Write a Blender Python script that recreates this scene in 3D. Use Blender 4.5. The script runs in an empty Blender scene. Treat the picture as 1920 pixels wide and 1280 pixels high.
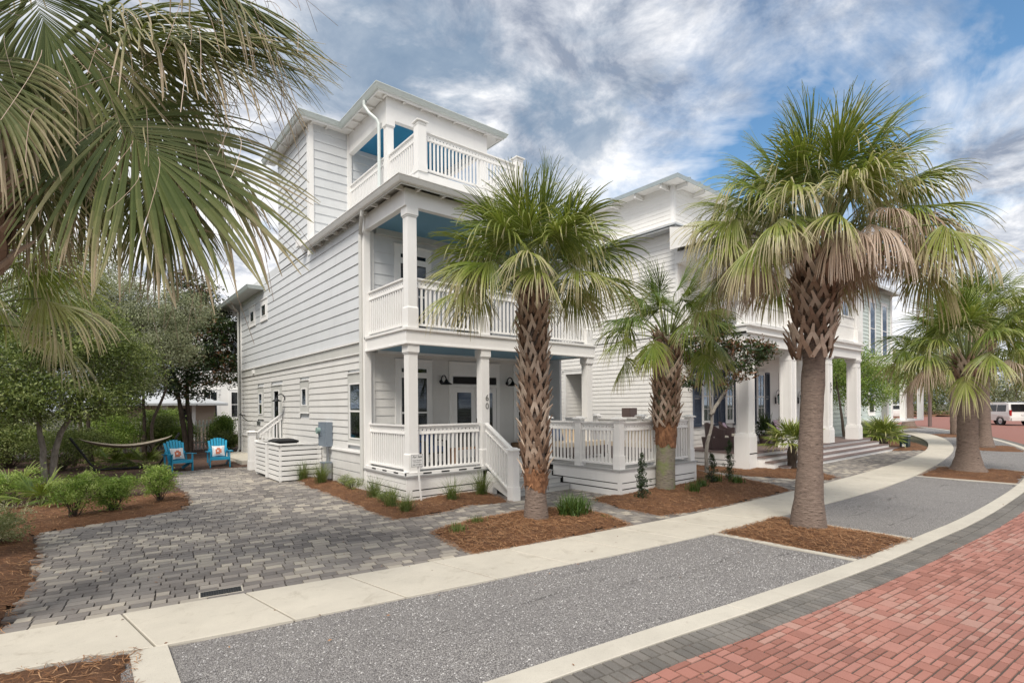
import bpy, math, random
import numpy as np
from mathutils import Vector, Matrix
R = math.radians
scene = bpy.context.scene
COL = scene.collection
random.seed(7); RNG = np.random.default_rng(7)

# ---------------------------------------------------------------- camera
FWD = Vector((math.sin(R(39.1)), math.cos(R(39.1)), 0)); RGT = Vector((math.cos(R(39.1)), -math.sin(R(39.1)), 0)); ZUP = Vector((0, 0, 1))
rr, uu = RGT*math.cos(R(-.5)) + ZUP*math.sin(R(-.5)), ZUP*math.cos(R(-.5)) - RGT*math.sin(R(-.5))
cd = bpy.data.cameras.new('camera'); cam = bpy.data.objects.new('camera', cd); COL.objects.link(cam)
cam.matrix_world = Matrix(((rr.x, uu.x, -FWD.x, 0), (rr.y, uu.y, -FWD.y, 0), (rr.z, uu.z, -FWD.z, 2.0), (0, 0, 0, 1)))
cd.sensor_width = 36; cd.lens = 987/1920*36; cd.shift_y = (761-640)/1920; cd.clip_start = .05; cd.clip_end = 3000
scene.camera = cam

# ---------------------------------------------------------------- sky and sun
SUN_EL, SUN_AZ = 52, 232            # azimuth measured clockwise from +Y
w = bpy.data.worlds.new('World'); scene.world = w; w.use_nodes = True
nt = w.node_tree; N = nt.nodes; L = nt.links; N.clear()
def nd(tree, typ, **kw):
    n = tree.nodes.new(typ)
    for k, v in kw.items():
        if k.startswith('i_'): n.inputs[k[2:].replace('_', ' ')].default_value = v
        else: setattr(n, k, v)
    return n
out = nd(nt, 'ShaderNodeOutputWorld'); bg = nd(nt, 'ShaderNodeBackground'); bg.inputs['Strength'].default_value = .12
sky = nd(nt, 'ShaderNodeTexSky', sky_type='NISHITA', sun_disc=False, sun_elevation=R(SUN_EL), sun_rotation=R(SUN_AZ), ozone_density=2.2, air_density=.9, dust_density=.6)
tc = nd(nt, 'ShaderNodeTexCoord')
def vmath(op, a, b=None):
    n = nd(nt, 'ShaderNodeVectorMath', operation=op)
    for i, s in enumerate((a, b)):
        if s is None: continue
        if isinstance(s, (tuple, list, float)): n.inputs[i].default_value = s
        else: L.new(s, n.inputs[i])
    return n.outputs['Value'] if op == 'DOT_PRODUCT' else n.outputs[0]
def mth(op, a, b=None, c=None, clamp=False, t=None):
    t = t or nt
    n = t.nodes.new('ShaderNodeMath'); n.operation = op; n.use_clamp = clamp
    for i, s in enumerate((a, b, c)):
        if s is None: continue
        if isinstance(s, (int, float)): n.inputs[i].default_value = s
        else: t.links.new(s, n.inputs[i])
    return n.outputs[0]
G = tc.outputs['Generated']
sep = nd(nt, 'ShaderNodeSeparateXYZ'); L.new(G, sep.inputs[0])
zc = mth('ADD', mth('MAXIMUM', sep.outputs['Z'], 0), .24)
cmb = nd(nt, 'ShaderNodeCombineXYZ')      # cloud layer laid out on a flat ceiling
L.new(mth('DIVIDE', sep.outputs['X'], zc), cmb.inputs[0]); L.new(mth('DIVIDE', sep.outputs['Y'], zc), cmb.inputs[1])
def noise(scale, detail, rough, dist=0, off=(0, 0, 0), src=None):
    n = nd(nt, 'ShaderNodeTexNoise'); n.inputs['Scale'].default_value = scale; n.inputs['Detail'].default_value = detail
    n.inputs['Roughness'].default_value = rough; n.inputs['Distortion'].default_value = dist
    L.new(vmath('ADD', src or cmb.outputs[0], off), n.inputs['Vector']); return n.outputs['Fac']
def ramp(src, pts, tree=None, interp='LINEAR'):
    tree = tree or nt
    n = tree.nodes.new('ShaderNodeValToRGB'); n.color_ramp.interpolation = interp
    el = n.color_ramp.elements
    while len(el) < len(pts): el.new(.5)
    for e, (p, c) in zip(el, pts):
        e.position = p; e.color = (c, c, c, 1) if isinstance(c, (int, float)) else (*c, 1)
    tree.links.new(src, n.inputs[0]); return n.outputs[0]
big = noise(.9, 6, .62, .3, (3.1, 1.7, 0)); fine = noise(4.6, 9, .66, .35, (7, 2, 0)); wisp = noise(1.6, 7, .66, 1.4, (1, 9, 4))
# an opening of blue to the east, thick cloud bank to the north and west
east = vmath('DOT_PRODUCT', G, tuple(Vector((.859, .227, .459)).normalized()))
opening = ramp(east, [(.90, 0), (.985, 1)])
cov = mth('SUBTRACT', mth('MULTIPLY', big, 1.0), mth('MULTIPLY', opening, .20))
cov = mth('ADD', cov, mth('MULTIPLY', mth('SUBTRACT', wisp, .5), .42))
cov = mth('ADD', cov, ramp(sep.outputs['Z'], [(.10, .15), (.56, 0)]))
cover = ramp(cov, [(.30, 0), (.47, 1)])
shade = ramp(mth('ADD', mth('MULTIPLY', big, .55), mth('MULTIPLY', fine, .6)), [(.44, (8.0, 7.8, 7.5)), (.53, (6.2, 6.2, 6.3)), (.60, (4.0, 4.2, 4.6)), (.69, (1.8, 2.1, 2.7))])
nb = vmath('DOT_PRODUCT', G, tuple(Vector((.50, .66, .60)).normalized()))
darkp = mth('MULTIPLY', ramp(nb, [(.90, 0), (.985, 1)]), ramp(noise(2.3, 7, .62, .4, (0, 4, 0)), [(.44, 0), (.58, 1)]))
mx = nd(nt, 'ShaderNodeMix', data_type='RGBA'); L.new(mth('MULTIPLY', darkp, .85), mx.inputs[0]); L.new(shade, mx.inputs[6]); mx.inputs[7].default_value = (1.3, 1.9, 2.7, 1)
skb = nd(nt, 'ShaderNodeMix', data_type='RGBA', blend_type='MULTIPLY'); skb.inputs[0].default_value = 1; L.new(sky.outputs[0], skb.inputs[6]); skb.inputs[7].default_value = (.85, 1.08, 1.08, 1)
mx2 = nd(nt, 'ShaderNodeMix', data_type='RGBA'); L.new(cover, mx2.inputs[0]); L.new(skb.outputs[2], mx2.inputs[6]); L.new(mx.outputs[2], mx2.inputs[7])
L.new(mx2.outputs[2], bg.inputs['Color']); L.new(bg.outputs[0], out.inputs[0])
sl = bpy.data.lights.new('sun', 'SUN'); sl.energy = 2.5; sl.angle = R(22); sl.color = (1, .93, .82)
so = bpy.data.objects.new('sun', sl); COL.objects.link(so)
sd = Vector((math.sin(R(SUN_AZ))*math.cos(R(SUN_EL)), math.cos(R(SUN_AZ))*math.cos(R(SUN_EL)), math.sin(R(SUN_EL))))
so.rotation_euler = sd.to_track_quat('Z', 'Y').to_euler(); so.location = sd*60
scene.view_settings.view_transform = 'Standard'; scene.view_settings.look = 'None'; scene.view_settings.exposure = .54; scene.view_settings.gamma = 1
scene.render.engine = 'CYCLES'; scene.cycles.max_bounces = 6; scene.cycles.transparent_max_bounces = 12

# ---------------------------------------------------------------- materials
def new_mat(name):
    m = bpy.data.materials.new(name); m.use_nodes = True; t = m.node_tree
    return m, t, t.nodes['Principled BSDF']
def mixc(t, fac, a, b, blend='MIX'):
    n = t.nodes.new('ShaderNodeMix'); n.data_type = 'RGBA'; n.blend_type = blend
    if isinstance(fac, (int, float)): n.inputs[0].default_value = fac
    else: t.links.new(fac, n.inputs[0])
    for i, s in ((6, a), (7, b)):
        if isinstance(s, (tuple, list)): n.inputs[i].default_value = (*s, 1)
        else: t.links.new(s, n.inputs[i])
    return n.outputs[2]
def tnoise(t, scale, detail=4, rough=.6, vec=None, stretch=None, dist=0):
    c = t.nodes.new('ShaderNodeTexCoord'); n = t.nodes.new('ShaderNodeTexNoise')
    n.inputs['Scale'].default_value = scale; n.inputs['Detail'].default_value = detail; n.inputs['Roughness'].default_value = rough; n.inputs['Distortion'].default_value = dist
    if stretch:
        mp = t.nodes.new('ShaderNodeMapping'); mp.inputs['Scale'].default_value = stretch; t.links.new(c.outputs['Object'], mp.inputs[0]); t.links.new(mp.outputs[0], n.inputs['Vector'])
    else: t.links.new(c.outputs['Object'], n.inputs['Vector'])
    return n.outputs['Fac']
def bump(t, b, h, strength=.3, dist=.01):
    n = t.nodes.new('ShaderNodeBump'); n.inputs['Strength'].default_value = strength; n.inputs['Distance'].default_value = dist
    t.links.new(h, n.inputs['Height']); t.links.new(n.outputs[0], b.inputs['Normal'])
def paint(name, c, rough=.5, var=.12, scale=1.3, grain=True):
    m, t, b = new_mat(name)
    d = tuple(x*(1-var) for x in c)
    f = ramp(tnoise(t, scale, 6, .65), [(.35, 0), (.7, 1)], t)
    col = mixc(t, f, d, c)
    # thin rain streaks and dust
    st = ramp(tnoise(t, 9, 4, .6, stretch=(1, 1, .08)), [(.5, 0), (.8, .5)], t)
    col = mixc(t, st, col, tuple(x*(1-var*1.6) for x in c))
    t.links.new(col, b.inputs['Base Color']); b.inputs['Roughness'].default_value = rough
    if grain: bump(t, b, tnoise(t, 60, 3, .6, stretch=(.3, .3, 1)), .06, .004)
    return m
def plain(name, c, rough=.5, metal=0, bmp=0, bscale=40, var=.15):
    m, t, b = new_mat(name)
    t.links.new(mixc(t, tnoise(t, 7, 5), tuple(x*(1-var) for x in c), tuple(min(1, x*(1+var)) for x in c)), b.inputs['Base Color'])
    b.inputs['Roughness'].default_value = rough; b.inputs['Metallic'].default_value = metal
    if bmp: bump(t, b, tnoise(t, bscale, 4), bmp, .01)
    return m
def attr(t, name='rnd'):
    a = t.nodes.new('ShaderNodeAttribute'); a.attribute_name = name; return a.outputs['Fac']
def leafmat(name, pts, trans=.3, rough=.45, spec=.4):
    m, t, b = new_mat(name)
    f = attr(t); col = ramp(f, pts, t)
    t.links.new(col, b.inputs['Base Color']); b.inputs['Roughness'].default_value = rough; b.inputs['Specular IOR Level'].default_value = spec
    tr = t.nodes.new('ShaderNodeBsdfTranslucent'); t.links.new(mixc(t, .5, col, (.30, .36, .04), 'MIX'), tr.inputs[0])
    ms = t.nodes.new('ShaderNodeMixShader'); ms.inputs[0].default_value = trans
    t.links.new(b.outputs[0], ms.inputs[1]); t.links.new(tr.outputs[0], ms.inputs[2]); t.links.new(ms.outputs[0], t.nodes['Material Output'].inputs[0])
    return m
M = {}
M['upper'] = paint('upper_siding_paint', (.66, .68, .70), .5, .07)
M['lower'] = paint('lower_siding_paint', (.73, .72, .70), .5, .09)
M['trim'] = paint('white_trim_paint', (.87, .86, .845), .42, .06)
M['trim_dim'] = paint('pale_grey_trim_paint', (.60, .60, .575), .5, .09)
M['white57'] = paint('white_siding_paint', (.86, .845, .82), .5, .06)
M['blue_ceiling'] = paint('blue_ceiling_paint', (.15, .33, .47), .45, .1)
M['blue_dark'] = paint('deep_blue_ceiling_paint', (.02, .22, .42), .45, .1)
M['deck'] = paint('grey_deck_paint', (.42, .42, .42), .6, .12)
M['deck57'] = paint('brown_deck_paint', (.20, .145, .135), .55, .15)
M['dark'] = plain('dark_interior', (.012, .012, .013), .8)
M['gapdark'] = plain('dark_gap', (.015, .014, .013), .9)
M['shutter'] = paint('navy_shutter_paint', (.055, .075, .12), .45, .15)
M['metalroof'] = plain('metal_roof', (.42, .47, .47), .4, .6, .1)
M['gutter'] = paint('gutter_paint', (.66, .72, .71), .35, .05, grain=False)
M['iron'] = plain('dark_iron', (.03, .032, .035), .4, .7)
M['steel'] = plain('brushed_steel', (.42, .43, .45), .35, .9)
M['meter'] = paint('meter_grey_paint', (.19, .23, .28), .45, .1)
M['chair_blue'] = paint('turquoise_chair_plastic', (.015, .34, .56), .35, .1, grain=False)
M['cushion'] = plain('cushion_fabric', (.62, .50, .36), .9, 0, .3, 200)
M['wicker'] = plain('brown_wicker', (.085, .055, .055), .6, 0, .9, 120)
M['pink'] = plain('lilac_fabric', (.42, .31, .40), .9, 0, .2, 150)
M['wood'] = plain('honey_wood', (.28, .13, .05), .5, 0, .2, 60)
M['basket'] = plain('woven_basket', (.16, .10, .06), .8, 0, .9, 150)
M['black'] = plain('black_plastic', (.01, .01, .012), .45, 0, .4, 30)
M['navy'] = plain('patterned_navy_fabric', (.04, .07, .15), .9, 0, .2, 150, .5)
M['slat'] = plain('blind_slat', (.11, .12, .13), .6)
M['curtain'] = plain('curtain_cloth_and_pane_reflection', (.50, .46, .40), .9)  # cloth at number 57; painted sky reflection in number 60's small upper panes
M['mint'] = paint('mint_siding_paint', (.60, .68, .65), .5, .07)
M['tan'] = paint('tan_wall_paint', (.42, .34, .27), .6, .1)
M['tinroof'] = plain('light_metal_roof', (.6, .62, .63), .4, .3)
M['hammock'] = plain('canvas_hammock', (.30, .26, .21), .9, 0, .3, 90)
M['carwhite'] = plain('white_car_paint', (.72, .71, .69), .25, 0, 0, 1, .03)
M['carglass'] = plain('tinted_car_glass', (.01, .011, .013), .08)
M['tyre'] = plain('tyre_rubber', (.015, .015, .015), .8)
M['redlens'] = plain('red_lens', (.35, .01, .01), .2)
M['bronze'] = plain('bronze_screen', (.07, .055, .05), .6)
M['lampglass'] = plain('lantern_glass', (.25, .35, .33), .15)
M['boxgreen'] = plain('dark_green_box', (.012, .03, .035), .5)
M['orange'] = plain('orange_flower_print', (.60, .20, .12), .9)
M['cream'] = plain('cream_fabric', (.62, .58, .50), .9)
M['ink'] = plain('black_ink', (.02, .02, .02), .6)
M['numeral'] = plain('silver_numeral', (.25, .25, .24), .35, .8)
M['signwhite'] = plain('white_sign_board', (.78, .78, .78), .4)
def glassmat():
    m, t, b = new_mat('window_glass'); t.nodes.remove(b)
    g = t.nodes.new('ShaderNodeBsdfGlossy'); g.inputs['Roughness'].default_value = .03; g.inputs[0].default_value = (.9, .95, 1, 1)
    tr = t.nodes.new('ShaderNodeBsdfTransparent'); tr.inputs[0].default_value = (.75, .78, .8, 1)
    lw = t.nodes.new('ShaderNodeFresnel'); lw.inputs[0].default_value = 1.5
    ms = t.nodes.new('ShaderNodeMixShader'); t.links.new(mth('ADD', mth('MULTIPLY', lw.outputs[0], .7, t=t), .01, clamp=True, t=t), ms.inputs[0])
    t.links.new(tr.outputs[0], ms.inputs[1]); t.links.new(g.outputs[0], ms.inputs[2]); t.links.new(ms.outputs[0], t.nodes['Material Output'].inputs[0]); return m
M['glass'] = glassmat()
def pavermat(name, pts, speck=.35, sc=220):
    m, t, b = new_mat(name)
    col = ramp(attr(t), pts, t)
    col = mixc(t, ramp(tnoise(t, sc, 3, .7), [(.3, 0), (.75, speck)], t), col, (.42, .40, .38))
    col = mixc(t, ramp(tnoise(t, 1.1, 5, .7), [(.45, 0), (.72, .45)], t), col, (.30, .285, .27), 'MIX')
    col = mixc(t, ramp(tnoise(t, .45, 4, .6), [(.45, 0), (.7, .2)], t), col, (.05, .05, .055), 'MIX')
    t.links.new(col, b.inputs['Base Color']); b.inputs['Roughness'].default_value = .85
    bump(t, b, tnoise(t, sc, 4, .7), .35, .004); return m
M['paver'] = pavermat('grey_paver', [(0, (.085, .073, .068)), (.35, (.155, .136, .126)), (.65, (.235, .208, .185)), (.85, (.335, .298, .25)), (1, (.46, .41, .335))])
def redmat():
    m, t, b = new_mat('red_brick_paver')
    col = ramp(attr(t), [(0, (.24, .095, .072)), (.3, (.31, .13, .10)), (.6, (.36, .152, .12)), (.85, (.39, .185, .15)), (1, (.40, .23, .19))], t)
    col = mixc(t, ramp(tnoise(t, 260, 3, .7), [(.35, 0), (.75, .3)], t), col, (.50, .29, .23))
    col = mixc(t, ramp(tnoise(t, 1.5, 5, .7), [(.45, 0), (.75, .35)], t), col, (.20, .10, .09))
    t.links.new(col, b.inputs['Base Color']); b.inputs['Roughness'].default_value = .85
    bump(t, b, tnoise(t, 260, 4, .7), .35, .004); return m
M['red'] = redmat()
M['soldier'] = pavermat('dark_border_paver', [(0, (.085, .078, .07)), (.5, (.115, .105, .092)), (1, (.15, .135, .12))], .25)
M['joint'] = plain('joint_sand', (.085, .068, .058), .95, 0, .3, 90)
def concrete(name, c, stain=.4):
    m, t, b = new_mat(name)
    col = mixc(t, ramp(tnoise(t, .9, 7, .7), [(.35, 0), (.75, 1)], t), c, tuple(x*.78 for x in c))
    col = mixc(t, ramp(tnoise(t, 3.2, 7, .72, dist=.6), [(.55, 0), (.8, stain)], t), col, (.22, .18, .13))
    col = mixc(t, ramp(tnoise(t, 150, 3, .7), [(.55, 0), (.75, .55)], t), col, (.18, .165, .14))
    t.links.new(col, b.inputs['Base Color']); b.inputs['Roughness'].default_value = .9
    bump(t, b, tnoise(t, 150, 4, .7), .3, .003); return m
M['walk'] = concrete('sidewalk_concrete', (.57, .53, .455), .6); M['kerb'] = concrete('kerb_concrete', (.56, .525, .455), .25)
def gravelmat():
    m, t, b = new_mat('grey_gravel')
    c = t.nodes.new('ShaderNodeTexCoord'); v = t.nodes.new('ShaderNodeTexVoronoi'); v.inputs['Scale'].default_value = 120
    t.links.new(c.outputs['Object'], v.inputs['Vector'])
    sp = t.nodes.new('ShaderNodeSeparateColor'); t.links.new(v.outputs['Color'], sp.inputs[0])
    col = ramp(sp.outputs[0], [(0, (.14, .13, .128)), (.3, (.29, .275, .272)), (.7, (.43, .41, .40)), (.9, (.54, .52, .50)), (1, (.67, .65, .62))], t)
    col = mixc(t, ramp(v.outputs['Distance'], [(.3, 0), (.8, .7)], t), col, (.05, .046, .048))
    col = mixc(t, ramp(tnoise(t, 1.1, 6, .65), [(.42, 0), (.72, .45)], t), col, (.20, .19, .19))
    col = mixc(t, ramp(tnoise(t, 1.6, 5, .7, stretch=(.35, 2.2, 1), dist=1.2), [(.60, 0), (.70, .7)], t), col, (.05, .045, .045))
    t.links.new(col, b.inputs['Base Color']); b.inputs['Roughness'].default_value = .9
    bump(t, b, mth('SUBTRACT', 1.0, v.outputs['Distance'], t=t), .9, .012); return m
M['gravel'] = gravelmat()
def mulchmat(name, a, bb, c2):
    m, t, b = new_mat(name)
    f = tnoise(t, 42, 6, .75, dist=2.5)
    col = ramp(f, [(.3, a), (.5, bb), (.68, c2)], t)
    col = mixc(t, ramp(tnoise(t, 1.5, 4, .6), [(.4, 0), (.7, .5)], t), col, tuple(x*.6 for x in a))
    t.links.new(col, b.inputs['Base Color']); b.inputs['Roughness'].default_value = .95
    bump(t, b, f, 1.0, .03); return m
M['mulch'] = mulchmat('pine_straw_mulch', (.075, .033, .015), (.20, .092, .043), (.34, .18, .095))
M['litter'] = mulchmat('leaf_litter', (.05, .025, .018), (.12, .065, .045), (.24, .16, .12))
M['earth'] = mulchmat('far_ground', (.05, .055, .03), (.09, .085, .05), (.14, .12, .08))
M['straw'] = leafmat('pine_needles', [(0, (.14, .06, .027)), (.5, (.29, .145, .07)), (1, (.48, .29, .16))], .0, .8, .2)
M['palm'] = leafmat('palm_leaf', [(0, (.035, .075, .014)), (.35, (.105, .165, .026)), (.55, (.19, .245, .045)), (.75, (.32, .34, .10)), (.9, (.42, .41, .20)), (1, (.48, .42, .26))], .28, .4, .5)
M['palm_old'] = leafmat('old_palm_leaf', [(0, (.04, .06, .02)), (.35, (.085, .115, .038)), (.6, (.17, .185, .075)), (.8, (.33, .30, .17)), (1, (.46, .37, .26))], .22, .5, .35)
M['palm_dead'] = leafmat('withered_palm_leaf', [(0, (.20, .13, .09)), (.4, (.40, .29, .22)), (.75, (.58, .46, .38)), (1, (.70, .59, .50))], .15, .7, .2)
M['petiole'] = plain('palm_stalk', (.13, .16, .05), .4)
M['boot'] = leafmat('palm_leaf_base', [(0, (.13, .078, .052)), (.5, (.30, .205, .15)), (1, (.52, .42, .34))], .0, .85, .15)
def barkmat(name, a, bb, ring=False, moss=None):
    m, t, b = new_mat(name)
    f = tnoise(t, 5, 7, .75, stretch=(2, 2, 9 if ring else .8), dist=.5)
    col = ramp(f, [(.3, a), (.7, bb)], t)
    if ring: col = mixc(t, ramp(tnoise(t, 8, 4, .6, stretch=(1.2, 1.2, 6), dist=.6), [(.60, 0), (.68, .85)], t), col, tuple(x*.35 for x in a))
    if moss: col = mixc(t, ramp(tnoise(t, 3.2, 6, .7), [(.47, 0), (.60, .8)], t), col, moss)
    t.links.new(col, b.inputs['Base Color']); b.inputs['Roughness'].default_value = .9
    bump(t, b, f, 1.0, .035); return m
M['ptrunk'] = barkmat('palm_trunk_bark', (.12, .088, .072), (.33, .25, .205), True)
M['ptrunk_moss'] = barkmat('mossy_palm_trunk_bark', (.15, .13, .10), (.34, .30, .24), True, (.22, .26, .10))
M['fresh'] = barkmat('peeled_palm_bark', (.06, .022, .012), (.38, .19, .095))
M['bark'] = barkmat('tree_bark', (.035, .025, .018), (.13, .10, .08)); M['barkpale'] = barkmat('pale_tree_bark', (.14, .12, .10), (.40, .37, .33))
M['oak'] = leafmat('oak_leaf', [(0, (.03, .048, .014)), (.35, (.10, .145, .038)), (.65, (.22, .28, .08)), (1, (.42, .46, .2))], .3)
M['greyleaf'] = leafmat('grey_green_leaf', [(0, (.07, .08, .045)), (.35, (.20, .22, .13)), (.7, (.38, .41, .26)), (1, (.56, .58, .42))], .3)
M['magnolia'] = leafmat('magnolia_leaf', [(0, (.01, .024, .006)), (.5, (.025, .055, .014)), (.8, (.055, .085, .025)), (.87, (.12, .05, .022)), (1, (.19, .085, .04))], .1, .3, .6)
M['bright'] = leafmat('bright_shrub_leaf', [(0, (.05, .10, .015)), (.35, (.13, .23, .035)), (.65, (.27, .40, .075)), (1, (.50, .60, .20))], .35)
M['varieg'] = leafmat('variegated_leaf', [(0, (.10, .15, .05)), (.5, (.24, .27, .12)), (1, (.62, .60, .38))], .3)
M['grass'] = leafmat('grass_blade', [(0, (.03, .06, .012)), (.5, (.09, .15, .035)), (1, (.30, .32, .13))], .3)
M['yucca'] = leafmat('yucca_leaf', [(0, (.02, .04, .012)), (.5, (.045, .09, .02)), (1, (.12, .2, .045))], .2)
M['flower'] = leafmat('white_flower', [(0, (.5, .5, .42)), (1, (.75, .75, .68))], .2)

# ---------------------------------------------------------------- mesh helpers
def tag(o, label=None, cat=None, group=None, kind=None):
    if label: o['label'] = label
    if cat: o['category'] = cat
    if group: o['group'] = group
    if kind: o['kind'] = kind
    return o
def thing(name, loc, label, cat, group=None, rz=0):
    o = bpy.data.objects.new(name, None); COL.objects.link(o); o.empty_display_size = .2
    o.location = loc; o.rotation_euler = (0, 0, rz); tag(o, label, cat, group); o['_b'] = 1; del o['_b']
    return o
class MB:
    def __init__(s): s.v = []; s.f = []; s.r = []; s.m = []; s.nv = 0
    def add(s, verts, faces, rnd=0., mi=0):
        verts = np.asarray(verts, float).reshape(-1, 3); faces = np.asarray(faces, int)
        s.v.append(verts); s.f.append((faces + s.nv)); s.nv += len(verts)
        n = len(faces); s.r.append(np.full(n, rnd) if np.isscalar(rnd) else np.asarray(rnd, float)); s.m.append(np.full(n, mi, int))
        return s
    BF = [[0, 3, 2, 1], [4, 5, 6, 7], [0, 1, 5, 4], [1, 2, 6, 5], [2, 3, 7, 6], [3, 0, 4, 7]]
    def box(s, x0, x1, y0, y1, z0, z1, rnd=0., mi=0):
        x0, x1 = min(x0, x1), max(x0, x1); y0, y1 = min(y0, y1), max(y0, y1)
        return s.add([(x0, y0, z0), (x1, y0, z0), (x1, y1, z0), (x0, y1, z0), (x0, y0, z1), (x1, y0, z1), (x1, y1, z1), (x0, y1, z1)], s.BF, rnd, mi)
    def beam(s, a, b, wd, h, up=(0, 0, 1), rnd=0., mi=0, w2=None, h2=None):
        a, b = Vector(a), Vector(b); d = (b-a).normalized(); u = Vector(up); sd_ = d.cross(u)
        if sd_.length < 1e-4: sd_ = d.cross(Vector((1, 0, 0)))
        sd_.normalize(); u = sd_.cross(d).normalized(); w2 = wd if w2 is None else w2; h2 = h if h2 is None else h2
        v = []
        for p, ww, hh in ((a, wd, h), (b, w2, h2)):
            for sx, sz in ((-1, -1), (1, -1), (1, 1), (-1, 1)): v.append(p + sd_*sx*ww/2 + u*sz*hh/2)
        return s.add([tuple(q) for q in v], [[0, 3, 2, 1], [4, 5, 6, 7], [0, 1, 5, 4], [1, 2, 6, 5], [2, 3, 7, 6], [3, 0, 4, 7]][:6], rnd, mi)
    def tube(s, pts, rad, n=8, rnd=0., mi=0, cap=True, jit=0):
        P = np.array([tuple(p) for p in pts], float); k = len(P); rad = np.broadcast_to(np.asarray(rad, float), (k,))
        T = np.gradient(P, axis=0); T /= np.linalg.norm(T, axis=1)[:, None]+1e-9
        ref = np.array([0, 0, 1.]) if abs(T[0][2]) < .9 else np.array([1., 0, 0])
        V = []
        A = np.cross(T[0], ref); A /= np.linalg.norm(A)
        for i in range(k):
            A = A - T[i]*(A@T[i]); A /= np.linalg.norm(A)+1e-9; B = np.cross(T[i], A)
            for j in range(n):
                a = 2*math.pi*j/n; rj = rad[i]*(1+(random.uniform(-jit, jit) if jit else 0)); V.append(P[i] + rj*(A*math.cos(a)+B*math.sin(a)))
        F = [[i*n+j, i*n+(j+1) % n, (i+1)*n+(j+1) % n, (i+1)*n+j] for i in range(k-1) for j in range(n)]
        s.add(V, F, rnd, mi)
        if cap:
            c0 = s.nv; s.add([P[0], P[-1]], np.zeros((0, 4), int))
            f = [[c0, s0+(j+1) % n, s0+j, s0+j] for s0 in [c0-k*n] for j in range(n)] + [[c0+1, c0-n+j, c0-n+(j+1) % n, c0-n+(j+1) % n] for j in range(n)]
            s.f.append(np.array([q[:3]+[-1] for q in f])); s.r.append(np.full(2*n, rnd if np.isscalar(rnd) else 0.)); s.m.append(np.full(2*n, mi, int))
        return s
    def lathe(s, c, prof, n=16, rnd=0., mi=0, axis='z'):
        V = []
        for r_, z_ in prof:
            for j in range(n):
                a = 2*math.pi*j/n; p = (r_*math.cos(a), r_*math.sin(a), z_)
                if axis == 'x': p = (p[2], p[0], p[1])
                if axis == 'y': p = (p[0], p[2], p[1])
                V.append((c[0]+p[0], c[1]+p[1], c[2]+p[2]))
        k = len(prof)
        return s.add(V, [[i*n+j, i*n+(j+1) % n, (i+1)*n+(j+1) % n, (i+1)*n+j] for i in range(k-1) for j in range(n)], rnd, mi)
    def frustum(s, cx, cy, z0, z1, a0, a1, b0=None, b1=None, rnd=0., mi=0):
        b0 = a0 if b0 is None else b0; b1 = a1 if b1 is None else b1
        v = [(cx+sx*a0, cy+sy*b0, z0) for sx, sy in ((-1, -1), (1, -1), (1, 1), (-1, 1))] + [(cx+sx*a1, cy+sy*b1, z1) for sx, sy in ((-1, -1), (1, -1), (1, 1), (-1, 1))]
        return s.add(v, s.BF, rnd, mi)
    def build(s, name, mats, parent=None, loc=None, smooth=False, local=False):
        me = bpy.data.meshes.new(name); V = np.concatenate(s.v) if s.v else np.zeros((0, 3))
        off = np.zeros(3)
        if parent is not None and not local:
            p = parent; off = np.array([0., 0, 0])
            while p is not None: off += np.array(p.location); p = p.parent
        elif loc is not None: off = np.array(loc, float)
        V = V - off
        tot = []; idx = []
        for f in s.f:
            if len(f) == 0: continue
            if f.shape[1] == 4:
                tri = (f[:, 3] < 0) | (f[:, 3] == f[:, 2]); ok_ = np.ones(f.shape, bool); ok_[tri, 3] = False
                idx.append(f[ok_]); tot.append(np.where(tri, 3, 4))
            else: idx.append(f.ravel()); tot.append(np.full(len(f), f.shape[1]))
        idx = np.concatenate(idx); tot = np.concatenate(tot); st = np.concatenate([[0], np.cumsum(tot)[:-1]])
        me.vertices.add(len(V)); me.vertices.foreach_set('co', V.ravel())
        me.loops.add(len(idx)); me.loops.foreach_set('vertex_index', idx.astype(np.int32))
        me.polygons.add(len(tot)); me.polygons.foreach_set('loop_start', st.astype(np.int32)); me.polygons.foreach_set('loop_total', tot.astype(np.int32))
        mats = mats if isinstance(mats, (list, tuple)) else [mats]
        for m_ in mats: me.materials.append(m_)
        me.polygons.foreach_set('material_index', np.concatenate([a for a in s.m if len(a)]).astype(np.int32))
        me.polygons.foreach_set('use_smooth', np.full(len(tot), bool(smooth)))
        at = me.attributes.new('rnd', 'FLOAT', 'FACE'); at.data.foreach_set('value', np.concatenate([a for a in s.r if len(a)]).astype(np.float32))
        me.update(calc_edges=True); me.validate()
        o = bpy.data.objects.new(name, me); COL.objects.link(o)
        if parent is not None: o.parent = parent
        elif loc is not None: o.location = loc
        return o
def children(o): return [c for c in bpy.data.objects if c.parent == o]
def copy_tree(o, parent=None):
    c = o.copy(); COL.objects.link(c); c.parent = parent
    for ch in children(o): copy_tree(ch, c)
    return c
def inpoly(x, y, P):
    P = np.asarray(P); x = np.asarray(x); y = np.asarray(y); ins = np.zeros(x.shape, bool); n = len(P); j = n-1
    for i in range(n):
        xi, yi = P[i]; xj, yj = P[j]
        c = ((yi > y) != (yj > y)) & (x < (xj-xi)*(y-yi)/(yj-yi+1e-12)+xi); ins ^= c; j = i
    return ins
def pdist(x, y, P):
    P = np.asarray(P, float); d = np.full(np.shape(x), 1e9)
    for i in range(len(P)):
        a = P[i-1]; b = P[i]; ab = b-a; t = np.clip(((x-a[0])*ab[0]+(y-a[1])*ab[1])/(ab@ab+1e-12), 0, 1)
        d = np.minimum(d, np.hypot(x-a[0]-t*ab[0], y-a[1]-t*ab[1]))
    return d
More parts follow.
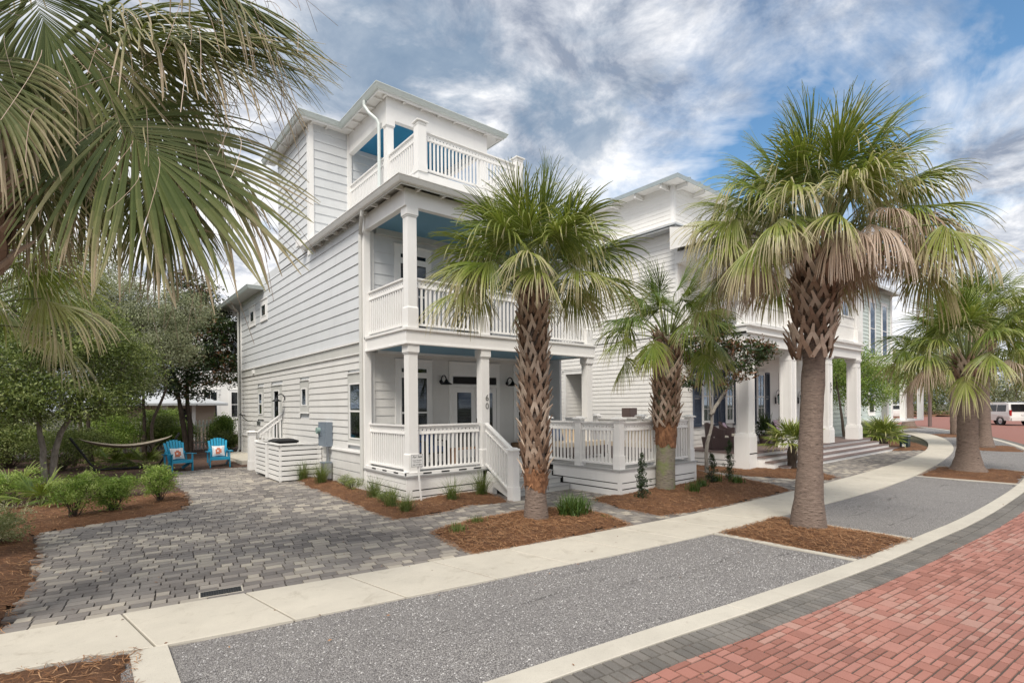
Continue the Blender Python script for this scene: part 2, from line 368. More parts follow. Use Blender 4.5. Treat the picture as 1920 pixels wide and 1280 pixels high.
def structure(name, mb, m, smooth=False): return tag(mb.build(name, m, smooth=smooth), kind='structure')

# ================================================================ GROUND
def densify(P, n=6):
    P = np.array(P, float); t = np.arange(len(P)); tt = np.linspace(0, len(P)-1, (len(P)-1)*n+1)
    # Catmull-Rom
    out_ = []
    for q in tt:
        i = min(int(q), len(P)-2); f = q-i; p0 = P[max(i-1, 0)]; p1 = P[i]; p2 = P[i+1]; p3 = P[min(i+2, len(P)-1)]
        out_.append(.5*((2*p1)+(-p0+p2)*f+(2*p0-5*p1+4*p2-p3)*f*f+(-p0+3*p1-3*p2+p3)*f**3))
    return np.array(out_)
def normals2(P):
    T = np.gradient(P, axis=0); T /= np.linalg.norm(T, axis=1)[:, None]; return np.stack([T[:, 1], -T[:, 0]], 1)   # to the right = towards the street
SI = densify([(-14, 8.7), (-6, 7.3), (-.6, 6.48), (.75, 6.29), (2.3, 6.04), (4.06, 5.80), (5.5, 5.62), (7, 5.47), (9, 5.32), (12.5, 5.25), (16, 5.28), (20, 5.44), (24, 5.75), (28, 6.3), (33.3, 7.5), (38, 9.1), (42, 10.9), (50, 15.2), (58, 21), (66, 28)])
SO = densify([(-14, 7.4), (-6, 6.25), (-.5, 5.52), (.5, 5.28), (2, 5.04), (3.6, 4.82), (5.77, 4.52), (7.8, 4.32), (11.2, 4.16), (15, 4.1), (19, 4.3), (24.6, 4.9), (29, 5.6), (34, 6.75), (38.5, 8.1), (43, 10.0), (51, 14.2), (59, 20), (67, 27)])
CI = densify([(-14, 5.0), (-6, 4.05), (0, 3.32), (2.27, 3.07), (3.8, 2.88), (4.9, 2.72), (7.57, 2.42), (9.3, 2.3), (11.3, 2.17), (14, 2.12), (17.6, 2.17), (22, 2.45), (27, 3.0), (31.3, 3.85), (37.3, 5.6), (44.3, 8.2), (51.5, 11.6), (60, 17.2), (68, 24)])
NC = normals2(CI); CO = CI + NC*.235; GO = CO + NC*.32
def ribbon(mb, A, B, z, rnd=0.):
    n = len(A); V = [(a[0], a[1], z) for a in A]+[(b[0], b[1], z) for b in B]
    mb.add(V, [[i+1, i, n+i, n+i+1] for i in range(n-1)], rnd)
g = MB(); g.add([(-600, -600, -.03), (900, -600, -.03), (900, 900, -.03), (-600, 900, -.03)], [[0, 1, 2, 3]]); structure('ground', g, M['earth'])
# sidewalk slabs with open joints, kerb ribbon
def resample(P, step, s0=0):
    d = np.concatenate([[0], np.cumsum(np.linalg.norm(np.diff(P, axis=0), axis=1))]); q = np.arange(s0, d[-1], step)
    return np.stack([np.interp(q, d, P[:, 0]), np.interp(q, d, P[:, 1])], 1)
def slabs(name, A, B, step, z, m, gap=.012, s0=0, thick=.05):
    mb = MB(); a = resample(A, step, s0); n = len(a)
    d = np.concatenate([[0], np.cumsum(np.linalg.norm(np.diff(A, axis=0), axis=1))])
    db = np.concatenate([[0], np.cumsum(np.linalg.norm(np.diff(B, axis=0), axis=1))])
    K = 4
    for i in range(n-1):
        ss = np.linspace(s0+i*step+gap/2, s0+(i+1)*step-gap/2, K)
        pa = np.stack([np.interp(ss, d, A[:, 0]), np.interp(ss, d, A[:, 1])], 1)
        # nearest match on B by fraction
        fb = ss/d[-1]*db[-1]; pb = np.stack([np.interp(fb, db, B[:, 0]), np.interp(fb, db, B[:, 1])], 1)
        e = .008; dz = random.uniform(-.0015, .0015)
        w_ = pb-pa; w_ /= np.linalg.norm(w_, axis=1)[:, None]
        ring = np.concatenate([pa, pb[::-1]]); c = ring.mean(0)
        inner = ring.copy(); inner[:K] += w_*e; inner[K:] -= w_[::-1]*e
        t_ = (pa[1]-pa[0]); t_ /= np.linalg.norm(t_)
        inner[0] += t_*e; inner[-1] += t_*e; inner[K-1] -= t_*e; inner[K] -= t_*e
        V = [(x, y, z-thick) for x, y in ring]+[(x, y, z-.005+dz) for x, y in ring]+[(x, y, z+dz) for x, y in inner]
        m2 = 2*K; F = []
        for j in range(m2):
            k = (j+1) % m2; F += [[j, m2+j, m2+k, k], [m2+j, 2*m2+j, 2*m2+k, m2+k]]
        for j in range(K-1): F.append([2*m2+j, 2*m2+m2-1-j, 2*m2+m2-2-j, 2*m2+j+1])
        mb.add(V, F, random.random())
    return structure(name, mb, m)
g = MB(); ribbon(g, SI[:], SO[:], .002); structure('sidewalk_bed', g, M['gapdark'])
slabs('sidewalk', SI, SO, 1.07, .028, M['walk'], gap=.017, s0=.55)
g = MB(); ribbon(g, CI+NC*.01, CO-NC*.01, .004); structure('kerb_bed', g, M['gapdark'])
slabs('kerb', CI, CO, 2.95, .022, M['kerb'], gap=.010, s0=1.35)
# street
g = MB(); far = CO + NC*9.5; far[:, 1] = np.minimum(far[:, 1], far[:, 1]); ribbon(g, CO-NC*.02, far, -.008); structure('street_bed', g, M['joint'])
def pavers(mb, poly, ang, rowh, widths, z, gap, bev=.006, jit=.003, origin=(0, 0), hi=.028, clip=None, ashlar=False):
    P = np.array(poly, float); ca, sa = math.cos(ang), math.sin(ang)
    U = (P[:, 0]-origin[0])*ca+(P[:, 1]-origin[1])*sa; W = -(P[:, 0]-origin[0])*sa+(P[:, 1]-origin[1])*ca
    cells = []
    wv = W.min(); row = 0
    if ashlar:      # modular random pattern: squares, halves and doubles on a common grid
        nu, nw = int((U.max()-U.min())/rowh)+3, int((W.max()-W.min())/rowh)+3; occ = np.zeros((nu, nw), bool)
        for i in range(nu-3):
            for j in range(nw-2):
                if occ[i, j]: continue
                sh = [q for q in random.sample([(2, 2), (2, 1), (2, 1), (2, 2), (3, 2), (3, 1), (2, 1)], 7) if not occ[i:i+q[0], j:j+q[1]].any()]
                a_, b_ = sh[0] if sh else (1, 1); occ[i:i+a_, j:j+b_] = True; cells.append((U.min()+i*rowh, W.min()+j*rowh, a_*rowh, b_*rowh))
        wv = W.max()+1
    while wv < W.max():
        uv = U.min()-random.random()*.3
        while uv < U.max():
            wd = random.choice(widths); cells.append((uv, wv, wd, rowh)); uv += wd
        wv += rowh; row += 1
    c = np.array(cells); cu = c[:, 0]+c[:, 2]/2; cw = c[:, 1]+c[:, 3]/2
    X = origin[0]+cu*ca-cw*sa; Y = origin[1]+cu*sa+cw*ca
    k = inpoly(X, Y, P)
    if clip is not None: k &= clip(X, Y)
    c = c[k]; n = len(c); r = RNG.random(n)
    # neighbours share tone in drifts
    r = np.clip(r*.95-.02 + .22*np.sin(X[k]*1.7+Y[k]*2.3)*np.sin(Y[k]*1.1)+.1, 0, 1)
    tilt = RNG.normal(0, .0012, n)
    V = np.zeros((n, 8, 3))
    for lev, (ins, zz) in enumerate(((gap/2, z-hi), (gap/2+bev, z))):
        for q, (sx, sy) in enumerate(((0, 0), (1, 0), (1, 1), (0, 1))):
            u = c[:, 0]+(ins if sx == 0 else c[:, 2]-ins); v = c[:, 1]+(ins if sy == 0 else c[:, 3]-ins)
            u = u+RNG.uniform(-jit, jit, n); v = v+RNG.uniform(-jit, jit, n)
            V[:, lev*4+q, 0] = origin[0]+u*ca-v*sa; V[:, lev*4+q, 1] = origin[1]+u*sa+v*ca; V[:, lev*4+q, 2] = zz+tilt*(1 if sx else -1)
    F = (np.arange(n)*8)[:, None, None]+np.array([[4, 5, 6, 7], [0, 1, 5, 4], [1, 2, 6, 5], [2, 3, 7, 6], [3, 0, 4, 7]])[None]
    mb.add(V.reshape(-1, 3), F.reshape(-1, 4), np.repeat(r, 5))
goc = GO
def below(A):
    def f(X, Y): return Y < np.interp(X, A[:, 0], A[:, 1])+.12
    return f
g = MB(); pavers(g, [(1.5, -3), (34, -3), (34, 6), (1.5, 6)], R(-5), .070, [1], .000, .0062, .005, .0025, clip=below(GO), ashlar=True); structure('street', g, M['red'])
# far part of the street: bricks too small to see one by one
g = MB(); k = CO[:, 0] > 33.6; ribbon(g, GO[k], far[k], .0); farstreet = structure('street_far_stretch', g, M['red'])
g = MB(); g.add([(50, -8, -.012), (100, -8, -.012), (96, 8, -.012), (92, 22.4, -.012), (78, 26.8, -.012), (64, 24, -.012), (50, 8, -.012)], [[0, 1, 2, 6], [2, 3, 4, 6], [4, 5, 6, 6]]); structure('street_junction', g, M['red'])
t = M['red'].node_tree
# border of dark pavers following the kerb in three soldier courses
g = MB()
for c_ in range(2):
    A = CO+NC*(.004+c_*.158); B = CO+NC*(.004+(c_+1)*.158-.008)
    d = np.concatenate([[0], np.cumsum(np.linalg.norm(np.diff(A, axis=0), axis=1))]); s_ = 14+.03*c_
    while s_ < 62:
        wd = .098; ss = np.array([s_+.005, s_+wd-.005]); s_ += wd
        pa = [(np.interp(q, d, A[:, 0]), np.interp(q, d, A[:, 1])) for q in ss]; pb = [(np.interp(q, d, B[:, 0]), np.interp(q, d, B[:, 1])) for q in ss]
        o_ = [pa[0], pb[0], pb[1], pa[1]]; cx = sum(p[0] for p in o_)/4; cy = sum(p[1] for p in o_)/4
        V = [(x, y, -.003) for x, y in o_]+[(cx+(x-cx)*.90, cy+(y-cy)*.93, .012) for x, y in o_]
        g.add(V, [[4, 5, 6, 7], [0, 1, 5, 4], [1, 2, 6, 5], [2, 3, 7, 6], [3, 0, 4, 7]], random.random())
structure('border_course', g, M['soldier'])
g = MB(); ribbon(g, CO+NC*.0, GO, -.003); structure('border_bed', g, M['joint'])
# gravel parking strip between the sidewalk and the kerb
g = MB(); n_ = 260; xs = np.linspace(-13, 60, n_)
A = np.stack([xs, np.interp(xs, SO[:, 0], SO[:, 1])+.03], 1); B = np.stack([xs, np.interp(xs, CI[:, 0], CI[:, 1])-.02], 1)
ny = 14; V = []; 
for i in range(n_):
    for j in range(ny):
        f = j/(ny-1); x, y = A[i]*(1-f)+B[i]*f
        V.append((x, y, .004+.010*math.sin(x*2.1+y*3)*math.sin(y*1.7-x*.8)+random.uniform(-.002, .002)))
g.add(V, [[i*ny+j, i*ny+j+1, (i+1)*ny+j+1, (i+1)*ny+j] for i in range(n_-1) for j in range(ny-1)]); tag(g.build('gravel', M['gravel'], smooth=True), kind='structure')
# loose stones giving the near gravel its relief
g = MB(); n = 20000; px_ = RNG.uniform(.6, 9.5, n); py_ = RNG.uniform(2.2, 5.3, n)
lo = np.interp(px_, CI[:, 0], CI[:, 1]); hi_ = np.interp(px_, SO[:, 0], SO[:, 1]); k = (py_ > lo+.0) & (py_ < hi_-.0) & ~((px_ > 7.4)); px_ = px_[k]; py_ = py_[k]; n = len(px_)
rad = RNG.uniform(.004, .009, n); an = RNG.uniform(0, 6.28, n)
V = np.zeros((n, 5, 3))
for q in range(4):
    a = an+q*1.57+RNG.uniform(-.3, .3, n); V[:, q, 0] = px_+rad*np.cos(a)*1.2; V[:, q, 1] = py_+rad*np.sin(a); V[:, q, 2] = .006+.010*np.sin(px_*2.1+py_*3)*np.sin(py_*1.7-px_*.8)
V[:, 4, 0] = px_; V[:, 4, 1] = py_; V[:, 4, 2] = V[:, 0, 2]+rad*1.1
F = (np.arange(n)*5)[:, None, None]+np.array([[0, 1, 4, 4], [1, 2, 4, 4], [2, 3, 4, 4], [3, 0, 4, 4]])[None]
g.add(V.reshape(-1, 3), F.reshape(-1, 4), np.repeat(RNG.random(n), 4))
m, t, b = new_mat('gravel_stone'); t.links.new(ramp(attr(t), [(0, (.12, .115, .118)), (.4, (.28, .27, .272)), (.8, (.42, .41, .41)), (1, (.60, .59, .58))], t), b.inputs['Base Color']); b.inputs['Roughness'].default_value = .9
tag(g.build('gravel_stones', m), kind='stuff')
# grey paver court, front walk and neighbour's forecourt
g = MB(); g.add([(-1.2, 4.9, -.016), (30, 4.9, -.016), (30, 13.5, -.016), (-1.2, 13.5, -.016)], [[0, 1, 2, 3]]); g.add([(1.0, 13.5, -.016), (6, 13.5, -.016), (6, 21, -.016), (1.0, 21, -.016)], [[0, 1, 2, 3]]); structure('paver_bed', g, M['joint'])
above = lambda X, Y: Y > np.interp(X, SI[:, 0], SI[:, 1])-.02
drive = [(-.62, 5), (-.50, 7.9), (-.52, 9.8), (-.62, 11.5), (.6, 11.85), (1.5, 12.2), (1.75, 12.9), (1.9, 16.2), (2.15, 19.75), (4.3, 19.6), (4.3, 19), (5.25, 18.8), (5.25, 11), (9.6, 11), (13.2, 11), (13.2, 9.6), (8.6, 8.0), (8.6, 4.9)]
g = MB(); pavers(g, drive, R(-8.5), .135, [.135, .18, .20, .25], .014, .006, .005, .0035, clip=above, origin=(0, 6.4)); structure('driveway', g, M['paver'])
fore = [(8.6, 4.9), (8.6, 8.2), (14.9, 9.9), (15.2, 7.4), (27, 7.9), (27, 4.9)]
g = MB(); pavers(g, fore, R(0), .12, [.12, .18, .24], .014, .009, .006, .003, clip=above); structure('front_path', g, M['paver'])

# mulch beds: mounded sheets with pine straw on top
STRAW = []
def bed(name, poly, h, m, res=.09, straw=0, label=None, edge=.25, base=.006):
    P = np.array(poly, float); x0, y0 = P.min(0)-.02; x1, y1 = P.max(0)+.02
    nx, ny = int((x1-x0)/res)+2, int((y1-y0)/res)+2
    X, Y = np.meshgrid(np.linspace(x0, x1, nx), np.linspace(y0, y1, ny), indexing='ij')
    ins = inpoly(X, Y, P); d = pdist(X, Y, P)
    wob = .05*np.sin(X*7+Y*3)+.05*np.sin(Y*9-X*4); dd = np.where(ins, d, -d)+wob*.5
    Z = base+.012+h*np.clip(dd/edge, 0, 1)**.6*(.75+.25*np.sin(X*3.1+1)*np.sin(Y*2.7))+RNG.normal(0, h*.06+.003, X.shape)
    Z = np.where(dd > 0, Z, base-.02)
    keep = dd > -res*.8
    V = np.stack([X, Y, Z], -1).reshape(-1, 3); idx = np.arange(nx*ny).reshape(nx, ny)
    q = np.stack([idx[:-1, :-1], idx[1:, :-1], idx[1:, 1:], idx[:-1, 1:]], -1).reshape(-1, 4)
    kq = keep[:-1, :-1] & keep[1:, :-1] & keep[1:, 1:] & keep[:-1, 1:]
    g = MB(); g.add(V, q[kq.reshape(-1)]); o = structure(name, g, m, smooth=True)
    if straw:
        n = int(straw); sx = RNG.uniform(x0-.08, x1+.08, n*2); sy = RNG.uniform(y0-.08, y1+.08, n*2)
        k = inpoly(sx, sy, P) | (pdist(sx, sy, P) < .09); sx = sx[k][:n]; sy = sy[k][:n]
        ix = np.clip(((sx-x0)/(x1-x0)*(nx-1)).round().astype(int), 0, nx-1); iy = np.clip(((sy-y0)/(y1-y0)*(ny-1)).round().astype(int), 0, ny-1)
        STRAW.append((sx, sy, np.maximum(Z[ix, iy], .015)))
    return o
def zbed(x, y): return .03
bed('mulch_bed', [(4.30, 7.25), (4.12, 6.4), (4.09, 5.84), (5.83, 5.67), (6.99, 5.56), (7.22, 6.2), (7.25, 7.0), (6.9, 7.35), (6.48, 7.42), (5.38, 7.56)], .11, M['mulch'], .06, 12000)
bed('mulch_bed', [(5.3, 15.6), (4.62, 15.2), (4.40, 13.8), (4.36, 11.3), (4.26, 9.5), (4.25, 8.55), (5.2, 8.5), (6.0, 8.75), (6.82, 8.52), (6.9, 8.8), (7.2, 9.95), (5.15, 9.95), (5.15, 15.6)], .09, M['mulch'], .06, 9000)
bed('mulch_bed', [(8.35, 7.55), (8.02, 6.6), (7.99, 5.60), (9.7, 5.40), (12.5, 5.34), (13.1, 6.2), (13.6, 7.4), (14.2, 8.9), (13.6, 9.9), (12.2, 10), (12.1, 7.6), (9.0, 7.5)], .09, M['mulch'], .06, 14000)
bed('mulch_bed', [(15.0, 10.0), (14.5, 8.9), (14.2, 7.2), (14.5, 6.1), (14.95, 5.42), (15.6, 5.45), (16.3, 6.1), (17.4, 6.9), (17.6, 7.9), (15.5, 8), (15.4, 10)], .06, M['mulch'], .08, 4000)
bed('mulch_bed', [(25.9, 7.2), (26.2, 6.6), (27.5, 6.2), (29, 6.5), (30.5, 7.1), (33, 8.2), (34, 12), (26, 12), (25.9, 8)], .09, M['mulch'], .15, 3000)
bed('mulch_bed', [(7.62, 4.24), (7.66, 3.3), (7.72, 2.47), (9.26, 2.35), (9.28, 3.4), (9.3, 4.19)], .085, M['mulch'], .06, 7000, edge=.4)
bed('mulch_bed', [(17.6, 4.12), (17.55, 2.2), (20.6, 2.4), (20.5, 4.3)], .06, M['mulch'], .1, 2000, edge=.4)
bed('mulch_bed', [(28.6, 5.4), (28.6, 3.35), (31.8, 4.05), (31.6, 6.0)], .05, M['mulch'], .15, 500)
bed('mulch_bed', [(38, 7.8), (39.5, 6.3), (42.5, 7.5), (41, 9.1)], .05, M['mulch'], .2)
bed('mulch_bed', [(49, 12.8), (51, 11.6), (54, 13), (52.5, 14.8)], .05, M['mulch'], .2)
bed('mulch_bed', [(-4, 5.95), (-4, 3.9), (.2, 3.4), (.22, 4.8), (.27, 5.30), (-.5, 5.47), (-2, 5.72)], .05, M['mulch'], .06, 6000)
bed('mulch_bed', [(-3.6, 6.95), (-.66, 6.52), (-.52, 7.9), (-.54, 9.8), (-.66, 11.4), (.6, 11.82), (1.42, 12.15), (1.7, 13.0), (1.8, 14.6), (-3.6, 14.6)], .08, M['mulch'], .08, 16000)
bed('garden_floor', [(-30, 46), (-30, 8), (-3.5, 7.1), (-3.4, 14.4), (1.7, 14.4), (1.86, 16.2), (2.1, 19.8), (4.3, 19.65), (4.4, 19.1), (5.4, 19.0), (5.4, 27), (9, 30), (9, 46)], .04, M['litter'], .3, 0)
# concrete edging strips across the parking strip
g = MB()
for x in (.40, 7.55, 9.36, 17.45, 20.65):
    ya = np.interp(x, SO[:, 0], SO[:, 1])-.005; yb = np.interp(x, CI[:, 0], CI[:, 1])+.005; w_ = .055 if x > 1 else .13
    g.box(x-w_, x+w_, yb, ya, -.02, .022)
structure('concrete_edging', g, M['kerb'])
# pine straw
sx = np.concatenate([a[0] for a in STRAW]); sy = np.concatenate([a[1] for a in STRAW]); sz = np.concatenate([a[2] for a in STRAW]); n = len(sx)
an = RNG.uniform(0, 6.28, n); ln = RNG.uniform(.05, .13, n); bend = RNG.uniform(-.5, .5, n); wd = RNG.uniform(.0012, .0026, n); til = RNG.uniform(-.01, .035, n)
V = np.zeros((n, 6, 3))
for q, f in enumerate((-.5, 0, .5)):
    a = an+bend*f; cx = sx+ln*f*np.cos(a); cy = sy+ln*f*np.sin(a); zz = sz+.006+RNG.uniform(0, .012, n)*(1-abs(f))+til*f+abs(f)*-.004
    V[:, q*2, 0] = cx-np.sin(a)*wd; V[:, q*2, 1] = cy+np.cos(a)*wd; V[:, q*2, 2] = zz; V[:, q*2+1, 0] = cx+np.sin(a)*wd; V[:, q*2+1, 1] = cy-np.cos(a)*wd; V[:, q*2+1, 2] = zz+.001
F = (np.arange(n)*6)[:, None, None]+np.array([[0, 1, 3, 2], [2, 3, 5, 4]])[None]
g = MB(); g.add(V.reshape(-1, 3), F.reshape(-1, 4), np.repeat(RNG.random(n), 2)); tag(g.build('pine_straw', M['straw']), kind='stuff')

# ================================================================ BUILDING HELPERS
def pieces(name, mat, parent, boxes):
    for b in boxes: m = MB(); m.box(*b); m.build(name, M[mat], parent)
class Plane:
    """axis-aligned wall face: n = '-y' (faces the street) or '-x' (faces the court); u runs along the wall, depth outwards"""
    def __init__(s, n, c): s.n, s.c = n, c
    def box(s, mb, u0, u1, d0, d1, z0, z1, rnd=0., mi=0):
        if s.n == '-y': mb.box(u0, u1, s.c-d0, s.c-d1, z0, z1, rnd, mi)
        else: mb.box(s.c-d0, s.c-d1, u0, u1, z0, z1, rnd, mi)
    def pt(s, u, d, z): return (u, s.c-d, z) if s.n == '-y' else (s.c-d, u, z)
def siding(pl, u0, u1, z0, z1, exp, mb, d=.022, holes=()):
    """lapped boards, each leaning out at its lower edge; holes = (u0,u1,z0,z1) left open"""
    z = z0
    while z < z1-.01:
        zt = min(z+exp, z1); segs = [(u0, u1)]
        for h in holes:
            if h[2] < zt-.01 and h[3] > z+.01:
                ns = []
                for a, b in segs:
                    if h[1] <= a or h[0] >= b: ns.append((a, b)); continue
                    if h[0] > a: ns.append((a, h[0]))
                    if h[1] < b: ns.append((h[1], b))
                segs = ns
        cut = []
        for a, b in segs:
            while b-a > 3.2: c_ = a+random.uniform(1.4, 3.0); cut.append((a, c_-.0025)); a = c_+.0025
            cut.append((a, b))
        for a, b in cut:
            j = random.uniform(-.0015, .0015)
            v = [pl.pt(a, 0, z), pl.pt(b, 0, z), pl.pt(b, d+j, z), pl.pt(a, d+j, z), pl.pt(a, .004, zt), pl.pt(b, .004, zt)]
            f = [[0, 1, 2, 3], [3, 2, 5, 4]] if pl.n == '-y' else [[0, 3, 2, 1], [3, 4, 5, 2]]
            mb.add(v, f, random.random())
        z += exp
def railing(parent, a, b, zd, zt, hb=True, dz=0., end_posts=True, cell=.098):
    """porch railing from a to b (xy): cap, board pierced with round holes, bottom rail, square balusters. dz = fall from a to b"""
    a = Vector((*a, 0)); b = Vector((*b, 0)); d = b-a; Ln = d.length; e = d.normalized(); sn = Vector((-e.y, e.x, 0))
    def P(u, v, z): q = a+e*u+sn*v; return (q.x, q.y, z+dz*u/Ln)
    def bx(mb, u0, u1, hw, z0, z1):
        V = [P(u, v, z) for z in (z0, z1) for u, v in ((u0, -hw), (u1, -hw), (u1, hw), (u0, hw))]; mb.add(V, MB.BF)
    r = MB(); bx(r, 0, Ln, .052, zt-.035, zt); bx(r, 0, Ln, .026, zt-.06, zt-.035)
    bh = .115; zb = zt-.06-bh
    if hb:
        n = max(1, int(Ln/cell)); cw = Ln/n; hr = .021
        for i in range(n):
            for sgn in (-1, 1):
                V = []; c = (i+.5)*cw; zc_ = zb+bh/2
                for k in range(8):
                    an = k*math.pi/4; V.append(P(c+hr*math.cos(an), sgn*.016, zc_+hr*math.sin(an)))
                for k in range(8):
                    an = k*math.pi/4; cx = (1 if math.cos(an) > .1 else -1 if math.cos(an) < -.1 else 0)*cw/2; cz = (1 if math.sin(an) > .1 else -1 if math.sin(an) < -.1 else 0)*bh/2
                    V.append(P(c+cx, sgn*.016, zc_+cz))
                F = [[k, (k+1) % 8, 8+(k+1) % 8, 8+k] for k in range(8)]
                if sgn > 0: F = [f[::-1] for f in F]
                r.add(V, F)
            V = [P(c+hr*math.cos(k*math.pi/4), s_*.016, zc_+hr*math.sin(k*math.pi/4)) for s_ in (-1, 1) for k in range(8)]
            r.add(V, [[k, 8+k, 8+(k+1) % 8, (k+1) % 8] for k in range(8)])
    else: bx(r, 0, Ln, .016, zb, zt-.06)
    bx(r, 0, Ln, .03, zb-.03, zb)
    o = r.build('railing', M['trim'], parent); r = MB(); bx(r, 0, Ln, .034, zd+.07, zd+.115); r.build('bottom_rail', M['trim'], o)
    m = MB(); n = int(Ln/.108); st = Ln/n
    for i in range(n):
        c = (i+.5)*st; bx(m, c-.019, c+.019, .019, zd+.115, zb-.03)
    m.build('balusters', M['trim'], o)
    return o
def post(parent, x, y, z0, zt, s=.085, name='railing_post', cap=True, plinth=.30):
    m = MB(); m.box(x-s, x+s, y-s, y+s, z0, zt)
    if plinth: m.box(x-s-.014, x+s+.014, y-s-.014, y+s+.014, z0-.002, z0+plinth)
    if cap:
        m.box(x-s-.012, x+s+.012, y-s-.012, y+s+.012, zt-.07, zt-.05)
        m.frustum(x, y, zt, zt+.025, s+.045, s+.045); m.frustum(x, y, zt+.025, zt+.045, s+.045, s+.01); m.frustum(x, y, zt+.045, zt+.065, s-.012, s-.03)
    return m.build(name, M['trim'], parent)
def column(parent, x, y, z0, z1, s=.105, mat='trim', plinth=.42):
    m = MB(); m.box(x-s, x+s, y-s, y+s, z0, z1-.15); o = m.build('column', M[mat], parent)
    m = MB(); m.box(x-s-.03, x+s+.03, y-s-.03, y+s+.03, z1-.17, z1); m.box(x-s-.015, x+s+.015, y-s-.015, y+s+.015, z1-.20, z1-.17); m.build('capital', M[mat], o)
    if plinth:
        m = MB(); m.box(x-s-.02, x+s+.02, y-s-.02, y+s+.02, z0-.002, z0+plinth); m.frustum(x, y, z0+plinth, z0+plinth+.03, s+.02, s+.002); m.build('base', M[mat], o)
    return o
def window(parent, pl, u0, u1, z0, z1, trim=.10, head=.16, sill=.06, trans=None, meet=.5, blinds=True, name='window', gridv=0, gridh=0, mat='trim', tmat=None, d0=0., back='dark', curtain=False, glass='glass'):
    """u0..z1 = outer edge of the casing"""
    m = MB(); B = lambda *a, **k: pl.box(m, *a, **k); tm = tmat or mat
    f0, f1 = u0+trim, u1-trim; g0, g1 = z0+sill, z1-head
    B(u0, f0, d0, d0+.035, z0, z1); B(f1, u1, d0, d0+.035, z0, z1); B(f0, f1, d0, d0+.034, g1, z1); B(f0, f1, d0, d0+.034, z0, g0)
    o = m.build(name, M[tm], parent)
    m = MB(); B = lambda *a, **k: pl.box(m, *a, **k)
    B(u0-.02, u1+.02, d0, d0+.065, z1, z1+.03); m.build('head_moulding', M[mat], o)
    m = MB(); pl.box(m, u0-.01, u1+.01, d0, d0+.06, z0-.03, z0); m.build('sill', M[mat], o)
    m = MB(); B = lambda *a, **k: pl.box(m, *a, **k); fr = .035; dd0, dd1 = d0+.028, d0+.05
    zs = [(g0, g1)]
    if trans: zs = [(g0, g1-trans-.07), (g1-trans, g1)]; B(f0, f1, dd0, dd1-.004, g1-trans-.07, g1-trans)
    for za, zb in zs:
        B(f0, f0+fr, dd0, dd1, za, zb); B(f1-fr, f1, dd0, dd1, za, zb); B(f0+fr, f1-fr, dd0, dd1-.001, zb-fr, zb); B(f0+fr, f1-fr, dd0, dd1-.001, za, za+fr)
    za, zb = zs[0]
    if meet: zm = za+(zb-za)*meet; B(f0+fr, f1-fr, dd0, dd1-.002, zm-.022, zm+.022)
    for i in range(gridv):
        c = f0+(f1-f0)*(i+1)/(gridv+1); B(c-.009, c+.009, d0+.034, dd1-.006, za+fr, zb-fr)
    for i in range(gridh):
        c = za+(zb-za)*(i+1)/(gridh+1)
        if meet and abs(c-zm) < .05: continue
        B(f0+fr, f1-fr, d0+.034, dd1-.007, c-.009, c+.009)
    m.build('sash', M[mat], o)
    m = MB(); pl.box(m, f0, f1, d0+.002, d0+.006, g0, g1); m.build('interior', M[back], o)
    if curtain:
        m = MB(); n = 16
        for i in range(n):
            q = f0+(f1-f0)*(i+.5)/n
            if .3 < (i+.5)/n < .62: continue
            pl.box(m, q-(f1-f0)/n*.42, q+(f1-f0)/n*.42, d0+.008, d0+.014+.006*(i % 2), g0, g1)
        m.build('curtain', M['curtain'], o)
    if blinds:
        m = MB(); z = za+fr
        while z < zb-fr-.02:
            v = [pl.pt(f0+fr, d0+.010, z), pl.pt(f1-fr, d0+.010, z), pl.pt(f1-fr, d0+.026, z+.024), pl.pt(f0+fr, d0+.026, z+.024)]; m.add(v, [[0, 1, 2, 3]]); z += .042
        m.build('blind', M['slat'], o)
    m = MB()
    for za, zb in zs: pl.box(m, f0+fr*.5, f1-fr*.5, d0+.031, d0+.033, za+fr*.5, zb-fr*.5)
    m.build('pane', M[glass], o)
    return o
def digits(parent, txt, pl, u, z, size, m, step=None, name='house_number', d=.002):
    """vertical column of numerals as real lettering"""
    o0 = None
    for i, ch in enumerate(txt):
        cu = bpy.data.curves.new('numeral', 'FONT'); cu.body = ch; cu.size = size; cu.extrude = .004; cu.align_x = 'CENTER'
        ob = bpy.data.objects.new(name, cu); COL.objects.link(ob); dg = bpy.context.evaluated_depsgraph_get(); me = bpy.data.meshes.new_from_object(ob.evaluated_get(dg)); bpy.data.objects.remove(ob)
        me.materials.clear(); me.materials.append(m)
        ob = bpy.data.objects.new(name, me); COL.objects.link(ob); ob.parent = parent
        off = Vector((0, 0, 0)); p = parent
        while p is not None: off += p.location; p = p.parent
        q = Vector(pl.pt(u, d+.004, z-i*(step or size*1.0)))-off; ob.location = q
        ob.rotation_euler = (R(90), 0, 0) if pl.n == '-y' else (R(90), 0, R(-90))
def gooseneck(parent, pl, u, z, m='iron'):
    b = MB(); c = pl.pt(u, 0, z)
    b.tube([pl.pt(u, .0, z), pl.pt(u, .025, z)], .055, 12)
    pts = [pl.pt(u, .02+.13*(1-math.cos(t)), z+.16*math.sin(t)) for t in np.linspace(0, 3.0, 14)]
    b.tube(pts, .016, 8); e = pts[-1]
    o = b.build('wall_lamp', M[m], parent, smooth=True)
    b = MB(); b.lathe((e[0], e[1], e[2]), [(.0, .03), (.03, .028), (.045, -.01), (.06, -.035), (.145, -.085), (.15, -.105), (.14, -.105), (.05, -.04)], 18); b.build('lamp_shade', M[m], o, smooth=True)
    return o

